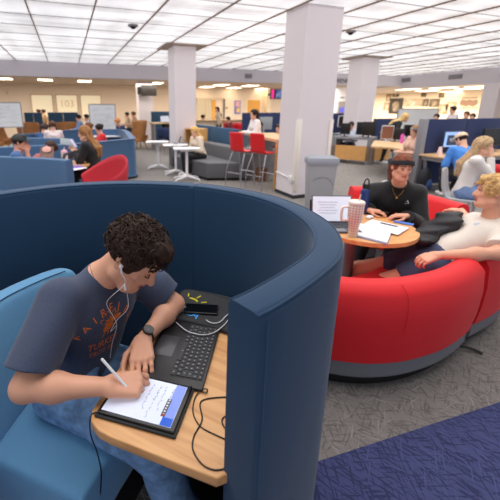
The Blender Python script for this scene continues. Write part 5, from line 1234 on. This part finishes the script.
# black bag on the sofa
bc_=ar(436,229,3.2); bc_.z=.44; b1_=ar(431,233,3.10); b2_=ar(447,223,3.15); b3_=ar(423,238,2.98)
bg_=thing('shoulder_bag','crumpled black bag lying on the red sofa beside the woman in black','bag',(2.95,2.05,.44))
f=FOLD(U([ell(b1_,(.12,.11,.085)),ell(b2_,(.105,.10,.085)),ell(b3_,(.10,.09,.055)),ell((b1_.x+.05,b1_.y+.05,.52),(.16,.14,.09))],.05),.020,26,seed=9)
sdf_obj('body',f,(bc_.x-.42,bc_.y-.4,.40),(bc_.x+.45,bc_.y+.4,.92),.012,[mat('bag_black',(36,35,39),.6,bump=.5,bscale=60)],bg_)
MB().tube([(bc_.x-.06,bc_.y-.06,.72),(bc_.x-.12,bc_.y-.12,.68),(bc_.x-.16,bc_.y-.17,.60),(bc_.x-.1,bc_.y-.2,.57),(bc_.x,bc_.y-.16,.62)],.014,8,4).build('strap',mat('bag_black',(24,23,26),.75),bg_,world=True); MB().cyl((bc_.x-.16,bc_.y-.20,.58),(bc_.x-.16,bc_.y-.21,.588),.012,n=10).build('buckle',mat('brass',(170,140,80),.3,metal=.8),bg_,world=True)
# ================= PEOPLE =================
UPZ=V((0,0,1))
# woman in black sweater at the round table

wb=person('seated_woman','woman with dark headband and black sweatshirt leaning on the round table',(2.93,2.43,.53),222,lean=22,
   hands=(V((2.58,1.98,.785)),V((2.42,2.22,.785))),feet=(V((2.55,2.15,.09)),V((2.45,2.35,.09))),look=(22,-8),female=True,s=1.0,h=.0075,skin=(226,160,132),
   ov=dict(NB=V((2.70,2.20,1.02)),HC=V((2.61,2.125,1.165)),roll=-.10,hs=.95),
   handpose={1:dict(d=V((-.75,.5,0)),n=UPZ,q=V((-.4,-.8,0))),-1:dict(d=V((.5,-.7,0)),n=UPZ,q=V((-.7,-.4,0)))},
   shirt=dict(rgb=(20,20,23),name='sweatshirt',sleeve=.99,inf=.034,wide=.030,fold=.009,fr=15,neck=.060,nf=.014,hem=.12,h=.008),pants=dict(rgb=(38,42,52)),
   hair=dict(rgb=(122,64,40),style='tail',t=.006,line=.052,amp=.002,h=.006,vs=40)) if True else None
o=wb
hbm=mat('headband',(34,33,38),.85)
W,R=o['W'],o['R']; band=lambda P:np.maximum(np.abs((P-A3(W(0,-.012,.040)))@A3((o['u_']*.95-o['f_']*.30)))-.019, ell(W(0,-.013,.036),(.088,.109,.095),R)(P)); 
sdf_obj('headband',band,tuple(o['HC']-V((.16,.16,.10))),tuple(o['HC']+V((.16,.16,.17))),.005,[hbm],o['root'])
nk=[o['NB']+o['Ls']*.055+o['u']*.015+o['tf']*.035,o['NB']+o['Ls']*.035-o['u']*.035+o['tf']*.085,o['NB']-o['u']*.075+o['tf']*.105,o['NB']-o['Ls']*.035-o['u']*.035+o['tf']*.085,o['NB']-o['Ls']*.055+o['u']*.015+o['tf']*.035]
nc=MB(); nc.tube(nk,.0013,6,5); nc.sphere(nk[2]-V((0,0,.012)),.009); nc.build('necklace',mat('gold',(215,165,80),.3,metal=.8),o['root'],world=True)
lg=drape([(-.016,-.012),(.016,-.012),(.004,.016),(-.004,.016)],o['CH']+o['Ls']*.085+o['u']*.055,o['Ls'],o['u'],o['tf'],o['shirt_sdf'],off=.001)
MB().add(lg,[(0,1,2,3)]).build('chest_logo',mat('logo_white',(225,225,228),.6),o['root'],world=True)
# blond man reclining on the red sofa
bm_=person('seated_man','blond young man in cream t-shirt leaning back with arm along the red sofa',(2.42,1.64,.515),165,lean=-20,
   hands=(V((2.13,1.50,.66)),V((3.25,1.98,.76))),feet=(V((1.80,2.05,.09)),V((2.0,2.35,.09))),look=(-32,3),s=1.0,h=.0065,skin=(226,166,136),
   ov=dict(NB=V((2.86,1.51,.875)),HC=V((2.80,1.525,1.065)),shL=V((2.77,1.35,.82)),shR=V((2.90,1.66,.79)),elL=V((2.56,1.29,.735)),elR=V((3.10,1.80,.70)),slim=.016),
   handpose={1:dict(d=V((-.85,.35,-.35)),n=V((-.2,-.3,1)),q=V((.2,.9,0)),curl=(30,40,30)),-1:dict(d=V((-.2,.95,-.1)),n=UPZ,q=V((-1,0,0)))},knee=(V((-.3,-.3,1)),V((-.3,.2,1))),
   shirt=dict(rgb=(226,216,204),name='t_shirt',sleeve=.40,inf=.018,wide=.020,fold=.007,fr=15,neck=.062,hem=.10,h=.0075),
   pants=dict(rgb=(62,70,98),name='shorts',len=.26,inf=.018,h=.009),hair=dict(rgb=(205,165,108),style='short',t=.014,line=.045,amp=.006,fr=70,h=.006,nape=-.02,locks=260,vs=50))
lg=drape([(-.012,-.014),(.006,-.010),(.014,.016),(-.004,.010)],bm_['CH']+bm_['Ls']*.08+bm_['u']*.0,bm_['Ls'],bm_['u'],bm_['tf'],bm_['shirt_sdf'],off=.001)
MB().add(lg,[(0,1,2,3)]).build('chest_logo',mat('logo_blue',(110,160,205),.6),bm_['root'],world=True)
# hero extras -------------------------------------------------
o=he; hr=o['root']
wp=o['EL'][1].lerp(o['WR'][1],.90); wd=(o['WR'][1]-o['EL'][1]).normalized(); wu=(UPZ-wd*UPZ.dot(wd)).normalized(); ws_=wd.cross(wu)
wt=thing('wrist_watch','black round wrist watch on the left wrist of the man with curly hair','watch',tuple(wp))
MB().tube([wp+ws_*(.0315*math.cos(a))+wu*(.0315*math.sin(a)) for a in [2*PI*i/20 for i in range(21)]],.0045,6).build('strap',mat('watch_strap',(40,38,38),.5),wt,world=True)
wn=(V((0,0,HC))-wp); wn=(wn-wd*wn.dot(wd)).normalized(); wn=(wn+wu*.7).normalized()
MB().cyl(wp+wn*.027,wp+wn*.038,.021,n=24).build('case',mat('watch_case',(60,58,58),.3,metal=.7),wt,world=True); MB().cyl(wp+wn*.038,wp+wn*.0388,.0175,n=24).build('dial',mat('watch_dial',(18,18,20),.2),wt,world=True)
MB().tube([wp+wn*.0392,wp+wn*.0392+wd*.012],.0008,4).build('watch_hand',mat('legend',(165,165,170),.6),wt,world=True)
tipz=TZ2+.0195; tip=az(137,399,tipz); top=az(108,366,.865)
sty=thing('stylus','white stylus held in the right hand over the tablet','stylus',tuple(tip)); dd_=(top-tip).normalized(); L_=.166
MB().cyl(tip+dd_*.010,tip+dd_*L_,.0044,n=14).build('barrel',mat('stylus_white',(238,238,240),.3),sty,world=True); MB().cyl(tip,tip+dd_*.010,.0008,.0040,n=12).build('tip',mat('stylus_tip',(210,210,212),.4),sty,world=True); MB().sphere(tip+dd_*L_,.0044).build('end_cap',mat('stylus_white',(238,238,240),.3),sty,world=True)
ear=o['W'](.086,-.002,-.004) if False else o['W'](.086,.004,-.002)
# pick the ear turned to the camera (his right ear)
ear=o['W'](.084,.004,-.002); ear2=o['W'](-.084,.004,-.002); ear=ear if (ear.length<ear2.length) else ear2
sd_=1 if ear==o['W'](.084,.004,-.002) else -1
ep=thing('wired_earphones','white wired earphones running from his right ear down the navy t-shirt','earphones',tuple(ear))
MB().sphere(ear,(.007,.007,.009)).build('earbud',mat('ep_white',(235,235,238),.4),ep,world=True)
MB().cyl(ear,ear+V((.0,-.004,-.026)),.0034,.003,n=8).build('stem',mat('ep_white',(235,235,238),.4),ep,world=True)
e1=ear+V((0,-.004,-.026)); n_=o['tf']
def onshirt(a,b,off=.004): return V(drape([(a,b)],o['CH'],o['Ls'],o['u'],n_,o['shirt_sdf'],off=off,start=.22)[0])
j=onshirt(.02,-.03,.008)
MB().tube([e1,e1+V((.006,-.012,-.035)),onshirt(-.045,.085,.012),onshirt(-.02,.03,.008),j,onshirt(.025,-.12,.006),onshirt(.04,-.20,.006)],.0013,6,6).build('wire',mat('ep_white',(235,235,238),.4),ep,world=True)
MB().tube([onshirt(.06,.10,.012),onshirt(.055,.04,.01),onshirt(.01,.0,.008),onshirt(-.005,-.05,.008),j],.0012,6,6).build('wire',mat('ep_white',(235,235,238),.4),ep,world=True)
a=(e1+V((.006,-.012,-.035)));MB().cyl(a,a+V((.002,-.004,-.022)),.0035,n=8).build('remote',mat('ep_white',(235,235,238),.4),ep,world=True)
nb0=o['NB']; ch=[nb0-o['Ls']*.062+o['u']*.045-o['tf']*.01,nb0-o['Ls']*.066+o['u']*.02+o['tf']*.02,nb0-o['Ls']*.055-o['u']*.0+o['tf']*.05]
MB().tube(ch,.0012,6,5).build('neck_chain',mat('silver',(200,200,200),.25,metal=.9),hr,world=True)
# ---- far crowd helper
LOOK={}
def seat(name,label,u,v,r,yaw,zh=1.18,sk=(224,172,145),top=(80,90,120),bot=(50,55,70),hair=None,female=True,lean=8,hands=None,look=(0,-8),h=.014,legs=True,group=None,sleeve=.98,s=1.,stand=False,extra=None):
    hp=ar(u,v,r); th=math.radians(yaw); F=V((math.cos(th),math.sin(th),0)); L=V((-F.y,F.x,0))
    la=math.radians(lean); dz=(.50*math.cos(la)+.135)*s; P=hp-UPZ*dz-F*(.50*math.sin(la)+.03)*s
    zt=P.z-.05
    if hands=='desk' or hands is None: hd=(P+F*.36+L*.10+UPZ*.20,P+F*.36-L*.10+UPZ*.20)
    elif hands=='face': hd=(P+F*.36+L*.10+UPZ*.20,hp+F*.10-L*.03-UPZ*.13)
    elif hands=='down': hd=(P+F*.05+L*.24-UPZ*.05,P+F*.05-L*.24-UPZ*.05)
    elif hands=='up': hd=(P+F*.36+L*.07+UPZ*.36,P+F*.36-L*.07+UPZ*.36)
    else: hd=hands
    fz=.09
    if stand: ft=(V((P.x,P.y,fz))+L*.1,V((P.x,P.y,fz))-L*.1)
    else: ft=(V((P.x,P.y,fz))+F*.42+L*.10,V((P.x,P.y,fz))+F*.42-L*.10)
    return person(name,label,P,yaw,lean=lean,hands=hd,feet=ft,look=look,skin=sk,s=s,h=h,female=female,group=group,visible_legs=legs,
        shirt=dict(rgb=top,sleeve=sleeve,inf=.018,wide=.014,fold=.004,fr=18,**(extra or {})),pants=dict(rgb=bot),hair=hair)
blond=dict(rgb=(205,165,105),style='long',len=.30); brn=dict(rgb=(150,100,58),style='longback',len=.36,amp=.008,fr=60); dkh=dict(rgb=(38,28,26),style='short'); dkl=dict(rgb=(34,26,26),style='longback',len=.34)
# woman white sweater right
ww=seat('seated_woman','long-haired woman in white sweatshirt resting her cheek on her hand',483.5,146,6.0,-60,top=(226,222,216),bot=(110,135,175),hair=dict(rgb=(188,158,120),style='longback',len=.40,amp=.006,fr=60,h=.010),
   lean=10,look=(-8,-10),hands='face',h=.010,extra=dict(name='sweatshirt',hem=.14))
# redo with hand to the cheek handled by explicit targets below
bl=seat('seated_man','man in beige cap and blue shirt bent over the right desk',464,140,8.0,62,top=(70,135,215),bot=(35,35,40),hair=dict(rgb=(40,28,24),style='short',t=.004,line=.075),female=False,lean=24,look=(20,-30),h=.012)
def cap(o,rgb,h=.01,brim=True,name='cap'):
    W,R=o['W'],o['R']; c=CUT(ell(W(0,-.010,.042),(.097,.116,.100),R),W(0,0,.040),-o['u_'],.003)
    if brim: c=U([c,SUB(SUB(ell(W(0,.09,.045),(.075,.10,.010),R),ell(W(0,-.2,.0),(.1,.1,.1),R)),ell(W(0,0,0),(.001,.001,.001),R))],.008)
    sdf_obj(name,c,tuple(o['HC']-V((.25,.25,.1))),tuple(o['HC']+V((.25,.25,.2))),h,[mat('cap_%d_%d_%d'%rgb,rgb,.8)],o['root'])
cap(bl,(222,196,168))
# centre desks
seat('seated_person','person with headphones and light top behind the grey framed desk',351,125.5,12.6,215,sk=(205,140,115),top=(200,205,220),hair=dkh,female=True,look=(0,-15))
p=COL.objects
bw=seat('standing_woman','blonde woman in black bending over the monitors',402,117,12.2,-38,top=(26,26,30),bot=(30,30,35),hair=dict(rgb=(222,184,122),style='longback',len=.36),lean=50,look=(0,-20),stand=True,hands='desk')
hb=seat('seated_person','person in pale pink top with grey headband at the pale desk',415,131.5,8.9,165,sk=(228,180,155),top=(228,188,168),hair=dict(rgb=(150,110,75),style='bun'),look=(0,-12),sleeve=.35)
W,R=hb['W'],hb['R']; band=lambda P:np.maximum(np.abs((P-A3(W(0,-.012,.048)))@A3((hb['u_']*.93-hb['f_']*.36)))-.02, ell(W(0,-.013,.036),(.090,.111,.097),R)(P)); sdf_obj('headband',band,tuple(hb['HC']-V((.16,.16,.10))),tuple(hb['HC']+V((.16,.16,.17))),.008,[mat('hb_grey',(150,150,158),.8)],hb['root'])
# gallery people behind the partition
seat('standing_person','person in white and dark red beyond the navy partition, under the pale brown picture',453,110,15.5,150,top=(215,205,205),bot=(120,40,45),hair=dkh,female=False,h=.02)
seat('seated_person','brown-haired person low beyond the navy partition, second from the white pier',466.5,115,15.5,190,top=(150,60,65),hair=dict(rgb=(95,60,45),style='short'),h=.02)
seat('seated_person','dark-haired head beyond the navy partition nearest the white pier',472.5,117,15.5,190,top=(90,50,50),hair=dict(rgb=(70,45,38),style='short'),h=.02)
seat('seated_person','dark head just above the navy partition, left of the lit monitor',436.5,117.5,15,190,top=(60,60,70),hair=dkh,h=.02)
# bar table woman and reception people
seat('seated_woman','dark-haired woman in white sitting sideways at the high table',254,114.5,8.9,170,top=(228,222,222),bot=(225,220,215),hair=dkl,look=(10,-5),hands='desk',h=.012)
seat('seated_person','person in brown beside the column, cut by its edge, at the high table',279,129,9.6,200,top=(95,65,50),hair=dict(rgb=(70,45,35),style='short'))
seat('standing_person','dark-haired person standing in the reception area in cream top',217,109.5,16.5,170,top=(225,205,180),bot=(35,32,32),hair=dkl,look=(30,0),stand=True,hands='down',h=.02)
seat('seated_person','person in dark red bent over in the reception area',228.5,119.5,15.6,180,top=(130,35,50),hair=dkh,lean=25,h=.02)
seat('seated_person','person in dark clothes behind the reception counter near the glazing',203,117.5,16.8,0,top=(40,36,40),hair=dkh,h=.02)
# woman in cream on the grey sofa
seat('seated_woman','blonde woman in cream cardigan working at the white tables',195,131.5,8.75,192,top=(222,204,182),bot=(30,30,34),hair=dict(rgb=(216,172,104),style='longback',len=.30),lean=18,look=(5,-15),h=.011,extra=dict(hem=.25))
# far left
seat('seated_person','person with long dark hair and green top left of the white column',166.5,118,15,20,top=(90,85,60),hair=dkl,h=.018)
seat('seated_man','boy with reddish hair in dark blue hoodie at the white table, right of the whiteboard',119,122,12.6,200,top=(38,52,92),bot=(30,30,34),hair=dict(rgb=(190,125,75),style='short'),female=False,lean=22,look=(0,-25),h=.014)
seat('seated_person','small figure in beige right of the whiteboard, left of two',127,115,17,180,top=(200,175,150),hair=dkh,h=.02)
seat('seated_person','small figure in tan right of the whiteboard, right of two',133.5,114.5,16,180,top=(205,165,130),hair=dict(rgb=(120,80,50),style='short'),h=.02)
rs_=seat('seated_woman','woman in red shirt with dark tied hair facing left in the second booth',99,129,9.4,188,top=(205,28,38),bot=(40,40,50),hair=dict(rgb=(28,22,26),style='bun'),look=(0,-15),h=.012)
seat('seated_person','brown-haired person facing the woman in red in the second booth',88,127.5,10.0,5,top=(110,95,90),hair=dict(rgb=(110,72,48),style='short',t=.018),look=(0,-20),h=.012)
seat('seated_person','person with brown bun and pale sweater seen from behind in the second booth',52.5,126.0,10.2,100,top=(222,205,205),hair=dict(rgb=(85,55,42),style='bun',t=.016),h=.012)
seat('seated_person','person in denim blue beside the bun-haired person in the second booth',43.5,128.5,10.9,80,top=(55,85,130),hair=dict(rgb=(60,45,40),style='short'),h=.014)
seat('seated_person','small dark-haired person behind the brown armchair, left of the whiteboard',78.5,118,14.5,170,top=(110,140,190),hair=dkh,h=.02)
seat('seated_person','small dark-haired person touching the left edge of the right whiteboard',86.5,117.5,15,180,top=(215,215,225),hair=dkh,h=.02)
seat('seated_person','small head above the gap between the blue partitions, left one',38.5,112,18.6,180,top=(190,150,110),hair=dict(rgb=(70,45,30),style='short'),h=.024)
seat('seated_person','small head above the gap between the blue partitions, right one',43.5,112,18.6,180,top=(190,150,110),hair=dict(rgb=(70,45,30),style='short'),h=.024)
# near far booth: woman in black, boy with cap
wk=seat('seated_woman','woman with long light brown hair and black top holding a phone',85,133.5,6.35,158,top=(22,22,26),bot=(28,28,32),s=1.06,hair=dict(rgb=(150,106,64),style='longback',len=.36,amp=.008,fr=55,h=.009),lean=14,look=(10,-12),hands='up',h=.010)
cb=seat('seated_man','boy in black cap and blue t-shirt with chin on his hand',19.5,142.8,6.1,-5,sk=(214,150,122),top=(72,104,150),bot=(60,70,90),hair=dict(rgb=(40,28,26),style='short',t=.006,line=.07),female=False,lean=12,look=(0,-8),hands='face',h=.010,sleeve=.4)
cap(cb,(46,48,48),.008)
pb=seat('seated_person','person bent low over the far booth table, only dark hair and hand showing',45,148,6.6,20,sk=(226,170,150),top=(150,70,70),hair=dict(rgb=(62,42,36),style='short',t=.02),lean=45,look=(0,-60),h=.012)
# white table of the boy in dark blue
t=thing('cafe_table','white table before the boy in dark blue, right of the whiteboard','table',tuple(az(110,131,.74).xy)+(0,)); q=az(109,126,.74); t.location=(1.25,12.3,0)
MB().box((0,0,.73),(1.1,.6,.03),bev=.005).build('tabletop',white,t); [MB().box((sx*.35,0,.36),(.06,.08,.71)).build('leg',white,t) for sx in (-1,1)]; [MB().box((sx*.35,0,.02),(.07,.5,.04)).build('foot',white,t) for sx in (-1,1)]
# items on the far booth table
tm=thing('tumbler','white tumbler with pink lid on the far booth table','tumbler',(az(64.3,155,.74).x,az(64.3,155,.74).y,.74)); tm.location=(.0,5.98,.74); q=ar(64.5,156,6.0); tm.location=(q.x,q.y,.74)
MB().lathe([(.036,0),(.046,.02),(.050,.20),(.05,.22)],n=20).build('body',mat('tumbler_white',(235,228,215),.4),tm); MB().lathe([(.05,.22),(.052,.235),(.036,.26),(.0,.262)],n=20).build('lid',mat('lid_pink',(235,180,195),.4),tm); MB().cyl((0,0,.26),(.01,0,.31),.006,n=8).build('straw',mat('lid_pink',(235,180,195),.4),tm)
q=ar(58.5,152,6.1); l_=laptop((q.x,q.y,.74),math.radians(-120),'grey laptop open on the far booth table before the boy in the cap',.32,.22,110,body=(90,92,110),on=0)
q=ar(73,149,6.0); t=thing('smartphone','pale phone held up by the woman in black','phone',tuple(ar(73.5,143.5,6.05)),math.radians(60)); MB().box((0,0,0),(.08,.012,.15),bev=.004,M=Matrix.Rotation(math.radians(-35),4,'X')).build('body',mat('phone_lilac',(190,185,215),.3),t)
q=ar(66,142,6.3); t=thing('tablet','grey tablet held tilted at the left of the woman in black','tablet',tuple(ar(67,142,6.4)),math.radians(20)); MB().box((0,0,0),(.22,.01,.16),bev=.004,M=Matrix.Rotation(math.radians(-50),4,'X')@Matrix.Rotation(math.radians(20),4,'Y')).build('body',mat('tablet_grey',(120,130,135),.3),t)
for i,(u,v,lab,c) in enumerate(((73,158,'purple notebook on the far booth table near the woman in black',(120,90,170)),(76,161,'white sheets on the far booth table edge near the woman in black',(228,226,232)))):
    q=az(u,v,.74); q=ar(u,v,5.75+i*-.1); o=MB().box((q.x,q.y,.745+.012*(1-i)),(.26,.19,.012),rz=.4+i*.3,bev=.002).build('notebook' if i==0 else 'paper_sheet',mat('nb_%d'%i,c,.6)); tag(o,lab,'notebook' if i==0 else 'paper')
q=ar(46,157,5.9); t=thing('magazine','glossy magazine held upright over the far booth wall','magazine',tuple(ar(47,153.5,5.9)),math.radians(-10))
MB().box((0,0,0),(.20,.008,.22),M=Matrix.Rotation(math.radians(-25),4,'X')).build('pages',mat('mag_brown',(120,85,75),.3,var=.5,vscale=9),t); MB().sphere((-.0,-.02,.06),(.07,.006,.05),M=Matrix.Rotation(math.radians(-25),4,'X')).build('printed_face',mat('mag_pink',(225,165,150),.4),t)
# small blurred reception and desk clutter
for (u,v,Y,lab,c,sz) in ((170,118.5,14,'white laptop lid on the desk left of the white column',(215,220,230),(.35,.02,.22)),):
    q=ay(u-5,v+3,Y); t=thing('laptop',lab,'laptop',tuple(q)); MB().box((0,0,.11),sz,M=Matrix.Rotation(-.2,4,'X')).build('lid',mat('lid_white',c,.3),t); MB().box((0,-.12,0),(.35,.24,.02)).build('base',mat('lid_white',c,.3),t)
q=ay(168,122,14.); t=thing('side_desk','wooden desk top left of the white column under the white laptop','desk',(q.x,14,0)); MB().box((0,.1,q.z-.04),(1.4,.7,.04)).build('worktop',deskw,t); [MB().box((sx*.6,.1,(q.z-.06)/2),(.05,.6,q.z-.06)).build('leg',steel,t) for sx in (-1,1)]

# nest small features under the part that carries them
NEST={'keys':'key_well','key_legends':'key_well','trackpad':'base','key_well':None,'handwriting':'screen','blue_sidebar':'screen','blue_panel':'screen','toolbar':'screen','toolbar_icons':'screen','red_icon':'screen','iris':'eye','hair_curls':'hair','hair_locks':'hair','sun_print':'pouch','sun_ray':'pouch','blue_lettering':'pouch','zip':'pouch','arched_lettering':'t_shirt','lower_lettering':'t_shirt','turkey_print':'t_shirt','chest_logo':('t_shirt','sweatshirt'),'dial':'case','watch_hand':'case','stem':'earbud','remote':'wire','seam':'backrest','picture_motif':'frame','keyboard':'base','liner_rim':'body','handle_groove':'body','straw':'lid','loop_handle':'cap','buckle':'body'}
import re as _re
def _bn(o): return _re.sub(r'\.\d+$','',o.name)
_ch={}
for o_ in COL.objects:
    if o_.parent: _ch.setdefault(o_.parent,[]).append(o_)
for r_o in [x for x in COL.objects if x.parent is None]:
    kids=_ch.get(r_o,[])
    for k_ in kids:
        t_=NEST.get(_bn(k_))
        if not t_: continue
        t_=t_ if isinstance(t_,tuple) else (t_,)
        c_=[x for x in kids if _bn(x) in t_ and x is not k_]
        if c_:
            used_=[x for x in c_ if not any(_bn(y)==_bn(k_) and y.parent is x for y in kids)]
            k_.parent=(used_ or c_)[0] if _bn(k_)=='iris' else c_[0]
# ================= CAMERA =================
cam=bpy.data.cameras.new('camera'); co=bpy.data.objects.new('camera',cam); COL.objects.link(co); SC.camera=co
co.location=(0,0,HC); co.rotation_euler=(PI/2-PITCH,0,-YAW); cam.sensor_width=36; cam.lens=FX/500*36; cam.shift_x=(250-CX)/500; cam.shift_y=(CY-250)/500
cam.dof.use_dof=True; cam.dof.focus_distance=1.35; cam.dof.aperture_fstop=3.2; cam.clip_start=.05; cam.clip_end=100
SC.view_settings.view_transform='Standard'; SC.view_settings.look='None'; SC.view_settings.gamma=1; SC.view_settings.use_curve_mapping=False
SC.view_settings.exposure=0.0
SC.world=bpy.data.worlds.new('w'); SC.world.use_nodes=True; bg=SC.world.node_tree.nodes['Background']; bg.inputs[0].default_value=(.9,.92,1,1); bg.inputs[1].default_value=.9
